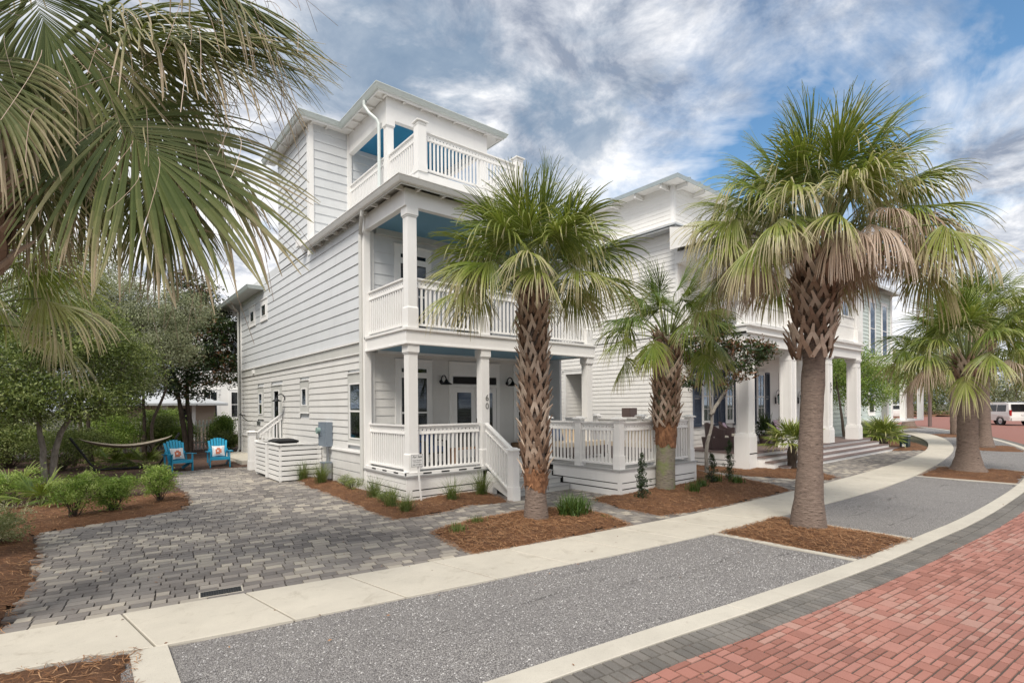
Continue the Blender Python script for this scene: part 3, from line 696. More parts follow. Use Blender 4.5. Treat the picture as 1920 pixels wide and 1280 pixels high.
# ================================================================ NUMBER 60: the grey-blue three-storey house
H = thing('beach_house', (5.2, 9.86, 0), 'three-storey grey and white clapboard house with stacked porches and blue ceilings beside the paver court', 'house')
W = Plane('-x', 5.2); WR = Plane('-x', 5.75); FW = Plane('-y', 12.0); TW = Plane('-y', 15.76); TL = Plane('-x', 5.2)
ZD = .57
# solid cores behind the boards
m = MB(); m.box(5.215, 11.0, 12.01, 24.9, 0, 6.9); m.box(5.765, 11.0, 24.9, 27.5, 0, 6.7); m.box(5.215, 9.8, 15.77, 19.0, 6.9, 10.45)
m.box(10.93, 11.0, 11.2, 12.01, .57, 6.3)
m.build('wall', M['upper'], H)
# clapboards
m = MB()
side_holes = [(12.0, 12.95, 1.08, 2.86), (15.93, 16.75, 1.84, 2.84), (18.62, 19.96, .3, 2.8), (21.0, 21.83, 1.6, 2.8)]
siding(W, 12.02, 24.45, .98, 3.30, .178, m, .026, side_holes); siding(WR, 24.9, 27.4, .9, 3.25, .178, m, .02)
siding(FW, 5.45, 10.93, ZD, 3.33, .205, m, .018, [(6.0, 7.07, .8, 3.23), (7.57, 9.29, .5, 3.23), (9.8, 10.84, .8, 3.23)])
m.build('lower_siding', M['lower'], H)
m = MB()
siding(W, 12.02, 24.45, 3.62, 6.62, .268, m, .024, [(22.1, 23.05, 5.22, 6.02), (20.4, 21.35, 5.22, 6.02)]); siding(WR, 24.9, 27.4, 3.6, 6.5, .268, m, .024)
siding(FW, 5.45, 10.93, 3.64, 6.22, .268, m, .02, [(6.0, 7.07, 3.9, 6.05), (7.5, 9.2, 3.6, 6.05), (9.8, 10.84, 3.9, 6.05)])
siding(TW, 5.32, 6.36, 6.7, 10.42, .268, m, .024); siding(TL, 15.78, 18.95, 6.66, 10.42, .268, m, .024); siding(TW, 6.5, 9.7, 7.75, 10.4, .268, m, .02, [(7.4, 9.0, 7.7, 9.6)])
m.build('upper_siding', M['upper'], H)
# plinth boards with dark slots
m = MB()
for z0, z1 in ((.64, .88), (.42, .625), (.24, .40), (.0, .22)): W.box(m, 12.06, 24.42, .004, .02, z0, z1)
for z0, z1 in ((.4, .8), (.0, .38)): WR.box(m, 24.9, 27.4, .004, .02, z0, z1)
m.build('plinth_board', M['lower'], H)
m = MB(); W.box(m, 12.02, 24.45, .0, .06, .885, .93); W.box(m, 12.02, 24.45, .0, .045, .93, .975); WR.box(m, 24.9, 27.4, 0, .05, .8, .86); m.build('water_table', M['trim'], H)
m = MB(); W.box(m, 12.02, 24.45, .0, .03, 3.315, 3.555); WR.box(m, 24.9, 27.4, 0, .03, 3.28, 3.55); m.build('band_board', M['trim_dim'], H)
m = MB(); W.box(m, 12.02, 24.45, .0, .07, 3.56, 3.60); W.box(m, 12.02, 24.45, .0, .055, 3.29, 3.312); WR.box(m, 24.9, 27.4, 0, .07, 3.56, 3.6); m.build('band_moulding', M['trim'], H)
pieces('corner_board', 'trim', H, [(5.165, 5.32, 11.86, 12.02, 0, 6.55), (5.165, 5.4, 24.45, 24.62, 0, 6.6), (5.715, 5.95, 27.4, 27.55, 0, 6.5), (5.32, 5.46, 11.965, 12.0, ZD, 3.33), (5.32, 5.46, 11.965, 12.0, 3.64, 6.25), (5.165, 5.31, 15.72, 15.9, 6.5, 10.45), (6.33, 6.47, 15.71, 15.78, 6.9, 10.4)])
# side windows
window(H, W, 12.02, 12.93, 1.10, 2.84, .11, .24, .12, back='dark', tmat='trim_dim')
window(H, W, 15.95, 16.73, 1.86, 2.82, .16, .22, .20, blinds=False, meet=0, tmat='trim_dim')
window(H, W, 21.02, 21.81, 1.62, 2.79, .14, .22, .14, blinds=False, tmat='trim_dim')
window(H, W, 22.1, 23.05, 5.24, 6.0, .16, .17, .15, blinds=False, meet=0, back='curtain'); window(H, W, 20.4, 21.35, 5.24, 6.0, .16, .17, .15, blinds=False, meet=0, back='curtain')  # no curtains here: pale backs paint the sky's reflection into the small panes
o = window(H, W, 18.62, 19.94, .55, 2.78, .34, .16, .12, blinds=True, meet=0, name='side_door', tmat='trim_dim')
gooseneck(H, W, 18.35, 2.30)
# front openings, ground and first floor
for zb in (0, 3.05):
    for u in (6.0, 9.8):
        window(H, FW, u, u+1.05, .84+zb, 3.18+zb*.94, .13, .17, .10, trans=.17, d0=.004)
    u0, u1 = 7.57, 9.27; z0 = ZD+.03+zb; zt = 3.18+zb*.94
    m = MB(); FW.box(m, u0, u0+.11, .0, .04, z0, zt); FW.box(m, u1-.11, u1, .0, .04, z0, zt); FW.box(m, u0+.11, u1-.11, 0, .039, zt-.36, zt); FW.box(m, u0-.02, u1+.02, 0, .07, zt, zt+.03)
    FW.box(m, u0+.11, u1-.11, 0, .038, zt-.66, zt-.58)
    d = m.build('front_door', M['trim'], H)
    m = MB(); FW.box(m, u0+.13, u1-.13, .041, .043, zt-.56, zt-.38); m.build('transom', M['dark'], d)
    m = MB(); mid = (u0+u1)/2
    FW.box(m, u0+.11, u1-.11, .0, .002, z0, zt-.66)
    for a, b in ((u0+.12, mid-.005), (mid+.005, u1-.12)):
        FW.box(m, a, a+.13, .012, .03, z0+.02, zt-.67); FW.box(m, b-.13, b, .012, .03, z0+.02, zt-.67); FW.box(m, a+.13, b-.13, .012, .029, zt-.80, zt-.67); FW.box(m, a+.13, b-.13, .012, .029, z0+.02, z0+.28)
    m.build('door_leaf', M['trim'], d)
    m = MB()
    for a, b in ((u0+.25, mid-.135), (mid+.135, u1-.25)):
        FW.box(m, a, b, .004, .008, z0+.28, zt-.80)
    m.build('door_backing', M['dark'], d)
    m = MB()
    for a, b in ((u0+.25, mid-.135), (mid+.135, u1-.25)):
        z = z0+.3
        while z < zt-.82: m.add([FW.pt(a, .009, z), FW.pt(b, .009, z), FW.pt(b, .022, z+.02), FW.pt(a, .022, z+.02)], [[0, 1, 2, 3]]); z += .042
    m.build('blind', M['slat'], d)
    m = MB()
    for a, b in ((u0+.25, mid-.135), (mid+.135, u1-.25)): FW.box(m, a, b, .024, .025, z0+.28, zt-.80)
    m.build('pane', M['glass'], d)
    m = MB(); FW.box(m, mid+.03, mid+.09, .03, .045, z0+.85, z0+1.07); m.tube([FW.pt(mid+.06, .04, z0+.93), FW.pt(mid+.06, .09, z0+.93)], .03, 10); m.build('door_handle', M['iron'], d)
gooseneck(H, FW, 7.33, 2.66); gooseneck(H, FW, 9.56, 2.66)
# third floor door
m = MB(); TW.box(m, 7.4, 9.0, 0, .04, 7.76, 9.6); d = m.build('balcony_door', M['trim'], H); m = MB(); TW.box(m, 7.55, 8.15, .041, .045, 7.95, 9.4); TW.box(m, 8.25, 8.85, .041, .045, 7.95, 9.4); m.build('pane', M['dark'], d)

# porch floors
def floorbox(name, x0, x1, y0, y1, z, zt, m1='deck'):
    m = MB(); y = y0
    while y < y1-.01: m.box(x0, x1, y+.002, min(y+.135, y1)-.002, z, zt); y += .135
    return m.build(name, M[m1], H)
floorbox('porch_floor', 5.14, 11.0, 9.80, 11.99, ZD-.035, ZD)
m = MB(); m.box(5.2, 11, 9.9, 12, .05, ZD-.04); m.build('porch_backing', M['gapdark'], H)
# porch skirt boards with slots: side and front
m = MB(); PX = Plane('-x', 5.2); PY = Plane('-y', 9.86)
for z0, z1 in ((.395, .53), (.262, .385), (.12, .235), (-.02, .095)):
    PX.box(m, 9.88, 11.86, .0, .02, z0, z1)
for z0, z1 in ((.262, .53), (.12, .235), (-.02, .095)):
    PY.box(m, 5.22, 7.12, .0, .02, z0, z1)
m.box(5.175, 5.30, 9.835, 9.88, -.02, .53); m.box(5.172, 5.30, 9.83, 9.95, -.02, .10)
m.build('porch_skirt', M['trim'], H)
m = MB()   # little weep slots under the rail
for u in (10.15, 10.65, 11.15): PX.box(m, u, u+.22, .021, .024, .585, .60)
z = 0
m = MB(); m.box(5.16, 5.24, 9.83, 11.9, ZD, ZD+.06); m.box(5.16, 7.15, 9.82, 9.90, ZD, ZD+.06); rl = m.build('porch_kerb', M['trim'], H)
m = MB()
for u in (10.2, 10.75, 11.3): m.box(5.155, 5.16, u, u+.2, ZD+.015, ZD+.045)
for u in (5.55, 6.0, 6.45, 6.85): m.box(u, u+.2, 9.815, 9.82, ZD+.015, ZD+.045)
m.build('weep_slot', M['gapdark'], rl)
# balcony beams and floors
def porch_frame(z0, z1, x1=11.0):
    m = MB(); m.box(5.2, x1, 9.86, 9.92, z0, z1); m.box(5.2, 5.26, 9.92, 11.88, z0, z1); m.box(x1-.06, x1, 9.92, 12, z0, z1)
    f = m.build('fascia', M['trim'], H)
    m = MB(); m.box(5.17, x1+.03, 9.83, 9.95, z0-.03, z0); m.box(5.17, 5.29, 9.95, 11.88, z0-.03, z0)
    m.box(5.165, x1+.035, 9.825, 9.96, z1, z1+.05); m.box(5.165, 5.3, 9.96, 11.9, z1, z1+.05); m.box(5.5, x1-.06, 11.86, 11.99, z0-.03, z0+.12); m.build('moulding', M['trim'], f)
    return f
porch_frame(3.345, 3.61)
m = MB(); m.box(5.27, 10.93, 9.93, 11.99, 3.37, 3.39); m.build('porch_ceiling', M['blue_ceiling'], H)
floorbox('balcony_floor', 5.28, 10.95, 9.94, 11.99, 3.6, 3.655)
# first-floor roof beam and ceiling
m = MB(); m.box(5.2, 11.0, 9.86, 10.0, 6.2, 6.56); m.box(5.2, 5.34, 10.0, 11.88, 6.2, 6.56); f = m.build('fascia', M['trim'], H)
m = MB(); m.box(5.34, 10.95, 10.0, 11.99, 6.34, 6.36); m.build('balcony_ceiling', M['blue_ceiling'], H)
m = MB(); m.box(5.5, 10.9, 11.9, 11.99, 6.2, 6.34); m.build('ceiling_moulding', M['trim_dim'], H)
# columns
for z0, z1 in ((ZD, 3.32), (3.66, 6.2)):
    for x in (5.37, 7.25, 9.0, 10.8):
        c = column(H, x, 9.99, z0, z1)
        if z0 == ZD and x == 7.25: digits(c, '60', Plane('-y', 9.99-.105), 7.285, 2.13, .20, M['numeral'], .19)
for a, b, zd, zt in (((5.33-.02, 10.14), (5.33-.02, 11.87), ZD+.03, 1.62), ((5.47, 9.98), (7.1, 9.98), ZD+.03, 1.62), ((5.31, 10.14), (5.31, 11.87), 3.66, 4.74), ((5.47, 9.98), (7.1, 9.98), 3.66, 4.74), ((7.37, 9.98), (8.86, 9.98), 3.66, 4.74), ((9.14, 9.98), (10.66, 9.98), 3.66, 4.74), ((10.82, 10.14), (10.82, 11.95), 3.66, 4.74)):
    railing(H, a, b, zd, zt)
# stairs to the porch with the left handrail, newel
m = MB(); z = ZD
for i in range(3):
    y1 = 9.8-.30*i-.02; z1 = ZD-.1425*(i+1); m.box(7.3, 8.98, y1-.31, y1, z1-.03, z1); 
st = m.build('entry_step', M['deck'], H)
m = MB()
for i in range(4): m.box(7.32, 8.96, 9.80-.30*i-.012, 9.80-.30*i, max(0, ZD-.1425*(i+1)), ZD-.1425*i-.03)
m.build('riser', M['trim_dim'], st)
m = MB(); m.beam((7.2, 9.8, .40), (7.2, 8.72, .03), .04, .24); m.box(7.14, 7.26, 9.5, 9.8, 0, .3); m.build('stringer', M['trim'], st)
railing(H, (7.22, 9.84), (7.05, 8.70), ZD, 1.62, dz=-.52)
post(H, 7.02, 8.60, .0, 1.06, .085)
# side deck projecting towards the street
DX0, DX1, DY = 9.02, 12.0, 7.4
m = MB()
y = DY
while y < 11.9: m.box(DX0-.03, DX1+.03, y+.002-(.03 if y == DY else 0), y+.133, .555, .59); y += .135
m.build('deck_floor', M['deck'], H)
m = MB(); m.box(DX0+.03, DX1-.03, DY+.03, 11.9, .06, .55); m.build('deck_backing', M['gapdark'], H)
m = MB()
for z0, z1 in ((.30, .555), (.165, .278), (.0, .138)):
    m.box(DX0, DX0+.02, DY+.07, 9.15 if z0 < .2 else 9.5, z0, z1); m.box(DX0+.07, DX1-.07, DY, DY+.02, z0, z1); m.box(DX1-.02, DX1, DY+.07, 11.9, z0, z1)
m.box(DX0-.003, DX0+.07, DY-.003, DY+.07, -.01, .556); m.box(DX1-.07, DX1+.003, DY-.003, DY+.07, -.01, .556)
m.build('deck_skirt', M['trim'], H)
for x, y in ((DX0+.12, DY+.12), (DX0+.12, 8.70), (DX1-.12, DY+.12), (10.5, DY+.12), (DX1-.12, 9.0), (DX1-.12, 10.6), (DX0+.12, 9.85)): post(H, x, y, .59, 1.68, .08)
for a, b in (((DX0+.12, DY+.21), (DX0+.12, 8.61)), ((DX0+.12, 8.79), (DX0+.12, 9.76)), ((DX0+.21, DY+.12), (10.41, DY+.12)), ((10.59, DY+.12), (DX1-.21, DY+.12)), ((DX1-.12, DY+.21), (DX1-.12, 8.91)), ((DX1-.12, 9.09), (DX1-.12, 10.51)), ((DX1-.12, 10.69), (DX1-.12, 11.9))):
    railing(H, a, b, .60, 1.63)

# roofs -----------------------------------------------------------
def eave(path, z, parent, drop=.0, gut=True, mat='gutter'):
    """ogee gutter along a polyline of (x, y), outer side to the left of travel"""
    m = MB(); P = [Vector((*p, 0)) for p in path]
    prof = [(0, -.13), (.02, -.13), (.055, -.115), (.085, -.06), (.10, -.02), (.115, -.015), (.115, 0), (.0, 0)]
    rows = []
    for i, p in enumerate(P):
        d0 = (p-P[i-1]).normalized() if i else (P[1]-p).normalized(); d1 = (P[i+1]-p).normalized() if i < len(P)-1 else d0
        n0 = Vector((-d0.y, d0.x, 0)); n1 = Vector((-d1.y, d1.x, 0)); n = (n0+n1); n = n/(n.length**2)*2 if n.length > .1 else n0
        rows.append([(p.x+n.x*u, p.y+n.y*u, z+v) for u, v in prof])
    k = len(prof); V = [q for r_ in rows for q in r_]
    m.add(V, [[i*k+j, i*k+(j+1) % k, (i+1)*k+(j+1) % k, (i+1)*k+j] for i in range(len(P)-1) for j in range(k)])
    m.add(rows[0], [[0, 1, 2, 7], [2, 3, 4, 7], [4, 5, 6, 7]]); m.add(rows[-1], [[7, 2, 1, 0], [7, 4, 3, 2], [7, 6, 5, 4]])
    return m.build('gutter', M[mat], parent)
# porch roof, low hip tucked under the roof terrace
EZ = 6.67
m = MB(); e = 4.99; f = 9.63
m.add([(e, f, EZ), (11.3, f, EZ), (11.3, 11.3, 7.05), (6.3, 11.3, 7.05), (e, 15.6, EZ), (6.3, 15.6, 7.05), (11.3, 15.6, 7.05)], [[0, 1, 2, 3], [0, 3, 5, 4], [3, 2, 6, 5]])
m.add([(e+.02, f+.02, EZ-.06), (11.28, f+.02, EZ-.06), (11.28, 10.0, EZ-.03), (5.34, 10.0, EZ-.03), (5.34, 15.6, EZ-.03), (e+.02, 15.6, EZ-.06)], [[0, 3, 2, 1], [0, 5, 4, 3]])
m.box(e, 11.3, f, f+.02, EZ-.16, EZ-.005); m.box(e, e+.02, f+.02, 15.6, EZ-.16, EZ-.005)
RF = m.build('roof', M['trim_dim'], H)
pieces('rafter_tail', 'trim', RF, [(e+.03, 5.2, y, y+.05, EZ-.15, EZ-.065) for y in np.arange(f+.3, 15.5, .60)]+[(x, x+.05, f+.03, 9.86, EZ-.15, EZ-.065) for x in np.arange(e+.45, 11.2, .60)])
eave([(11.3, f), (e, f), (e, 15.6)], EZ, RF, mat='trim')
def downspout(pts, m='gutter', parent=None):
    b = MB(); b.tube(pts, .045, 8); return b.build('downspout', M[m], parent or H, smooth=False)
downspout([(5.0, 11.55, 6.55), (5.0, 11.6, 6.42), (5.06, 11.8, 6.25), (5.13, 11.98, 6.12), (5.13, 12.0, 5.98), (5.13, 12.0, .3)], 'trim_dim')
# tower and terrace
TZ = 10.53
m = MB()
V = [(6.08, 12.97, TZ), (10.3, 12.97, TZ), (8.2, 15.0, TZ+.62), (7.6, 17.2, TZ+.8), (10.3, 19.5, TZ), (4.90, 19.5, TZ), (7.6, 17.6, TZ+.8), (4.90, 15.5, TZ), (6.08, 15.5, TZ)]
m.add(V, [[0, 1, 2, 2], [0, 2, 3, 8], [8, 3, 7, 7], [7, 3, 6, 5], [5, 6, 4, 4], [1, 4, 6, 2], [2, 6, 3, 3]])
T_ = m.build('tower_roof', M['metalroof'], H)
zs = TZ-.13
m = MB(); m.add([(6.1, 12.99, zs), (10.28, 12.99, zs), (10.28, 19.4, zs), (9.7, 19.4, zs), (9.7, 13.2, zs), (6.42, 13.2, zs), (6.42, 15.76, zs), (6.1, 15.52, zs), (4.92, 15.52, zs), (5.2, 15.76, zs), (5.2, 19.4, zs), (4.92, 19.4, zs)],
      [[0, 5, 4, 1], [1, 4, 3, 2], [0, 7, 6, 5], [8, 9, 6, 7], [8, 11, 10, 9]]); m.build('soffit', M['trim'], T_)
pieces('rafter_tail', 'trim', T_, [(x, x+.05, 13.0, 13.2, zs-.06, zs-.002) for x in np.arange(6.3, 10.2, .55)]+[(6.11, 6.38, y, y+.05, zs-.06, zs-.002) for y in np.arange(13.3, 15.5, .5)]+[(x, x+.05, 15.53, 15.74, zs-.06, zs-.002) for x in np.arange(5.2, 6.1, .45)]+[(4.93, 5.18, y, y+.05, zs-.06, zs-.002) for y in np.arange(15.9, 19.3, .8)])
m = MB(); m.box(6.08, 10.3, 12.97, 12.99, zs-.05, TZ-.005); m.box(6.08, 6.10, 12.99, 15.5, zs-.05, TZ-.005); m.box(4.90, 6.10, 15.5, 15.52, zs-.05, TZ-.005); m.box(4.90, 4.92, 15.52, 19.5, zs-.05, TZ-.005); m.build('fascia', M['trim'], T_)
eave([(4.90, 19.5), (4.90, 15.5), (6.08, 15.5), (6.08, 12.97), (10.3, 12.97), (10.3, 16)][::-1], TZ+.005, T_)
# tower porch beams, ceiling, columns
m = MB(); m.box(6.38, 9.75, 13.12, 13.27, 9.80, 10.39); m.box(6.38, 6.53, 13.27, 15.74, 9.80, 10.39); m.box(9.6, 9.75, 13.27, 15.74, 9.8, 10.39); m.build('terrace_beam', M['trim'], H)
m = MB(); m.box(6.54, 9.59, 13.28, 15.74, 10.02, 10.04); m.build('terrace_ceiling', M['blue_dark'], H)
for x in (6.50, 9.63): column(H, x, 13.24, 7.78, 9.80, .10, plinth=0)
m = MB(); m.box(6.38, 9.75, 11.4, 15.75, 7.62, 7.78); m.box(6.3, 11.0, 11.35, 15.75, 6.9, 7.02)
fl = m.build('terrace_floor', M['trim'], H)
m = MB(); m.box(6.40, 6.42, 11.42, 15.58, 6.95, 7.62); m.box(6.42, 9.74, 11.40, 11.42, 6.95, 7.62); m.box(9.72, 9.74, 11.42, 15.58, 6.95, 7.62); m.build('terrace_skirt', M['trim'], H)
m = MB()
for x in np.arange(6.7, 9.6, .42): m.tube([(x, 11.40, 7.45), (x, 11.385, 7.45)], .015, 8)
m.build('screw_cap', M['iron'], fl)
post(H, 6.49, 11.5, 7.78, 9.0, .115, plinth=.2); post(H, 9.62, 11.5, 7.78, 9.0, .115, plinth=.2)
for a, b in (((6.49, 11.62), (6.49, 13.12)), ((6.46, 13.36), (6.46, 15.72)), ((6.61, 11.5), (9.50, 11.5)), ((9.62, 11.62), (9.62, 15.56))): railing(H, a, b, 7.80, 8.84)
downspout([(6.03, 13.75, 10.42), (6.03, 13.75, 10.28), (6.12, 13.65, 10.08), (6.28, 13.5, 9.88), (6.32, 13.46, 9.74), (6.32, 13.46, 7.2)])
# rear lower roof
m = MB(); m.box(4.7, 11.3, 20.9, 28.0, 6.42, 6.48); m.add([(4.7, 20.9, 6.48), (11.3, 20.9, 6.48), (11.3, 28, 6.48), (4.7, 28, 6.48), (7, 23, 7.2), (9, 23, 7.2), (9, 26, 7.2), (7, 26, 7.2)], [[0, 1, 5, 4], [1, 2, 6, 5], [2, 3, 7, 6], [3, 0, 4, 7], [4, 5, 6, 7]]); rr_ = m.build('rear_roof', M['trim_dim'], H)
eave([(6.0, 20.9), (4.7, 20.9), (4.7, 28.0)], 6.5, rr_)
downspout([(4.85, 24.7, 6.4), (4.95, 24.72, 6.25), (5.12, 24.75, 6.1), (5.12, 24.75, .3), (5.05, 24.75, .15), (4.85, 24.75, .08)], 'trim_dim')
m = MB(); W.box(m, 15.9, 16.15, .02, .30, 6.75, 6.95); m.build('vent_box', M['trim'], H)
# utilities on the side wall
def mbox(name, u0, u1, d0, d1, z0, z1, m_, parent=H): b = MB(); W.box(b, u0, u1, d0, d1, z0, z1); return b.build(name, M[m_], parent)
em = mbox('electric_meter', 14.02, 14.62, .025, .20, .96, 1.61, 'meter'); mbox('meter_face', 14.35, 14.60, .20, .215, 1.25, 1.50, 'meter', em)
b = MB(); b.tube([(5.0, 14.48, 1.38), (4.90, 14.48, 1.38)], .085, 16); b.build('meter_dial', M['lampglass'], em, smooth=False)
b = MB(); b.tube([(5.12, 14.22, .97), (5.12, 14.22, .05)], .035, 8); b.tube([(5.14, 14.36, .97), (5.14, 14.36, .05)], .02, 8); b.build('conduit', M['steel'], em)
mbox('bell_box', 22.3, 22.45, .0, .10, 3.36, 3.5, 'trim')

b = MB(); b.tube([(5.17, 23.9, 1.72), (4.95, 23.9, 1.74), (4.90, 23.4, 1.80), (4.92, 23.0, 1.62), (5.0, 22.6, 1.5), (5.0, 22.0, 1.52)], .015, 6); b.build('shower_pipe', M['iron'], H)
b = MB(); b.box(5.17, 5.2, 21.5, 22.0, 1.35, 1.5); b.build('valve_plate', M['steel'], H)
# side stair with its own newel, stoop slab
S = thing('side_stair', (4.2, 18.6, 0), 'white side stair rail and capped newel post by the bin enclosure', 'stair rail')
post(S, 4.22, 18.62, .0, 1.22, .10)
railing(S, (4.36, 18.62), (5.16, 18.62), .28, 1.22, dz=.62)
m = MB()
for i in range(3): m.box(4.36+.27*i, 5.19, 18.75, 19.7, .17*i, .17*(i+1))
m.build('step', M['deck'], S)
slab_ = MB(); slab_.box(4.25, 5.2, 20.2, 24.6, 0, .17); tag(slab_.build('stoop_slab', M['walk']), kind='structure')
# white slatted bin enclosure
E_ = thing('bin_enclosure', (4.0, 14.8, 0), 'waist-high white slatted bin enclosure standing against the grey house wall', 'bin enclosure')
def slats(m, p0, p1, th, z0, z1, n, gap=.028):
    (x0, y0), (x1, y1) = p0, p1; h = (z1-z0)/n
    for i in range(n): m.box(min(x0, x1)-(th/2 if x0 == x1 else 0), max(x0, x1)+(th/2 if x0 == x1 else 0), min(y0, y1)-(th/2 if y0 == y1 else 0), max(y0, y1)+(th/2 if y0 == y1 else 0), z0+h*i, z0+h*(i+1)-gap)
zt_ = 1.04
m = MB(); slats(m, (4.06, 14.85), (5.16, 14.85), .022, .05, zt_-.04, 7); m.build('front_panel', M['trim'], E_)
m = MB(); slats(m, (4.03, 14.87), (4.03, 15.85), .022, .05, zt_-.04, 7); m.build('side_panel', M['trim'], E_)
m = MB(); slats(m, (4.02, 16.13), (4.02, 17.3), .022, .10, zt_-.06, 7); m.box(4.0, 4.04, 15.90, 16.12, .04, zt_-.02); m.build('gate', M['trim'], E_)
m = MB(); slats(m, (4.04, 17.34), (5.16, 17.34), .022, .05, zt_-.04, 7); m.build('rear_panel', M['trim'], E_)
m = MB(); m.box(3.99, 5.18, 14.81, 14.91, zt_-.04, zt_); m.box(3.99, 4.09, 14.91, 15.88, zt_-.04, zt_-.002); m.box(3.99, 4.07, 15.9, 17.3, zt_-.06, zt_-.03); m.box(3.99, 5.18, 17.3, 17.38, zt_-.04, zt_); m.build('top_rail', M['trim'], E_)
m = MB(); m.box(4.12, 5.06, 14.90, 14.905, .05, .98); m.box(4.08, 4.085, 14.95, 17.2, .05, .98); m.build('gap_shade_sheet', M['gapdark'], E_)  # near-black sheets paint the enclosure's inner shadow behind the slat gaps
pieces('corner_post', 'trim', E_, [(5.08, 5.15, 14.87, 14.94, 0, zt_-.05), (4.045, 4.11, 14.87, 14.94, 0, zt_-.05), (4.045, 4.11, 17.25, 17.32, 0, zt_-.05)])
BN = thing('rubbish_bin', (4.65, 16.7, 0), 'black wheeled bin with closed lid inside the white slatted enclosure', 'bin')
m = MB(); m.frustum(4.65, 16.65, .05, .97, .24, .30, .26, .33); m.build('body', M['black'], BN); m = MB(); m.frustum(4.65, 16.65, .97, 1.03, .33, .34, .36, .37); m.frustum(4.65, 16.65, 1.03, 1.08, .34, .22, .37, .25); m.build('lid', M['black'], BN)
ac = thing('condenser_unit', (5.03, 14.14, 0), 'small louvred grey condenser unit below the electric meter', 'air conditioner')
m = MB(); m.box(4.93, 5.14, 14.02, 14.26, .1, .52)
for i in range(7): m.box(4.915, 4.93, 14.04, 14.24, .13+i*.055, .16+i*.055)
m.build('casing', M['steel'], ac); m = MB(); m.box(4.91, 5.15, 14.0, 14.28, .52, .55); m.build('lid', M['meter'], ac)

# ================================================================ NUMBER 57: the white house next door
Q = thing('white_house', (15.5, 7.8, 0), 'large white clapboard house with navy shutters, square columns and a wide front porch', 'house')
QL = Plane('-x', 15.5); QF = Plane('-y', 10.2)
m = MB(); m.box(15.52, 26.2, 10.22, 14.4, 0, 8.0); m.box(15.52, 26.2, 15.5, 24, 0, 8.0); m.box(15.52, 26.2, 14.4, 15.5, 3.3, 8); m.box(17.3, 26.2, 14.4, 15.5, 0, 3.3); m.box(16.0, 26, 10.7, 22, 8, 10.0); m.build('wall', M['white57'], Q)
m = MB(); siding(QL, 10.26, 24, .3, 4.35, .152, m, .02, [(14.28, 15.62, .5, 3.42)]); siding(QL, 10.26, 24, 4.6, 7.9, .152, m, .02)
siding(QF, 15.6, 26.2, .45, 3.75, .165, m, .015, [(16.8, 17.65, 1.2, 3.35), (18.4, 19.1, 1.2, 3.35), (20.85, 21.6, 1.2, 3.35)]); siding(QF, 15.6, 26.2, 4.2, 7.9, .165, m, .015)
TQL = Plane('-x', 15.98); TQF = Plane('-y', 10.66); siding(TQL, 10.75, 20, 7.9, 9.75, .152, m, .018); siding(TQF, 16.1, 26, 7.9, 9.75, .152, m, .018)
siding(Plane('-y', 15.5), 15.55, 17.3, .4, 3.3, .152, m, .012)
m.build('siding', M['white57'], Q)
pieces('corner_board', 'trim', Q, [(15.465, 15.62, 10.165, 10.26, 0, 8.0), (15.94, 16.1, 10.62, 10.75, 7.9, 9.8)])
m = MB(); QL.box(m, 10.2, 24, 0, .045, 4.36, 4.58); QL.box(m, 10.2, 24, 0, .06, 4.58, 4.62); m.build('band_board', M['trim'], Q)
m = MB(); QL.box(m, 14.28, 14.40, .0, .035, .5, 3.42); QL.box(m, 15.50, 15.62, 0, .035, .5, 3.42); QL.box(m, 14.40, 15.50, 0, .034, 3.28, 3.42); QL.box(m, 14.2, 15.7, 0, .05, 3.42, 3.46); m.build('doorway_casing', M['trim'], Q)
m = MB(); m.box(15.55, 15.75, 10.35, 10.6, .95, 1.15); 
# windows with shutters
for u0, u1 in ((16.86, 17.62), (18.46, 19.06), (20.86, 21.56)):
    window(Q, QF, u0, u1, 1.32, 3.26, .07, .07, .07, blinds=False, gridv=1, gridh=3, curtain=True, back='dark', d0=.012)
for u0, u1 in ((16.33, 16.83), (17.65, 17.97), (18.06, 18.43), (19.10, 19.5), (20.45, 20.83), (21.6, 21.98)):
    m = MB(); fr = .05; QF.box(m, u0, u0+fr, .02, .06, 1.22, 3.28); QF.box(m, u1-fr, u1, .02, .06, 1.22, 3.28)
    for a, b in ((1.22, 1.30), (2.22, 2.30), (3.20, 3.28)): QF.box(m, u0+fr, u1-fr, .02, .059, a, b)
    z = 1.31
    while z < 3.18:
        if not 2.19 < z < 2.29: m.add([QF.pt(u0+fr, .052, z), QF.pt(u1-fr, .052, z), QF.pt(u1-fr, .026, z+.04), QF.pt(u0+fr, .026, z+.04)], [[0, 1, 2, 3]])
        z += .042
    m.build('shutter', M['shutter'], Q)
u0, u1 = 23.0, 24.3; m = MB(); QF.box(m, u0-.12, u1+.12, .015, .05, .45, 3.3); d = m.build('front_door', M['trim'], Q); m = MB(); QF.box(m, u0, u1, .051, .06, .47, 2.95); m.build('door_leaf', M['shutter'], d)
def lantern(u):
    m = MB(); QF.box(m, u-.05, u+.05, .015, .04, 2.0, 2.28); m.tube([QF.pt(u, .04, 2.12), QF.pt(u, .10, 2.06), QF.pt(u, .17, 2.12), QF.pt(u, .19, 2.5), QF.pt(u, .14, 2.6), QF.pt(u, .06, 2.5), QF.pt(u, .04, 2.3)], .008, 6); o = m.build('lantern', M['iron'], Q)
    m = MB(); c = QF.pt(u, .24, 0); m.frustum(c[0], c[1], 2.34, 2.46, .12, .03); m.frustum(c[0], c[1], 1.98, 2.0, .07, .08); m.build('lantern_cap', M['iron'], o); m = MB(); m.frustum(c[0], c[1], 2.0, 2.34, .075, .11); m.build('lantern_glass', M['lampglass'], o)
lantern(22.55); lantern(24.75)
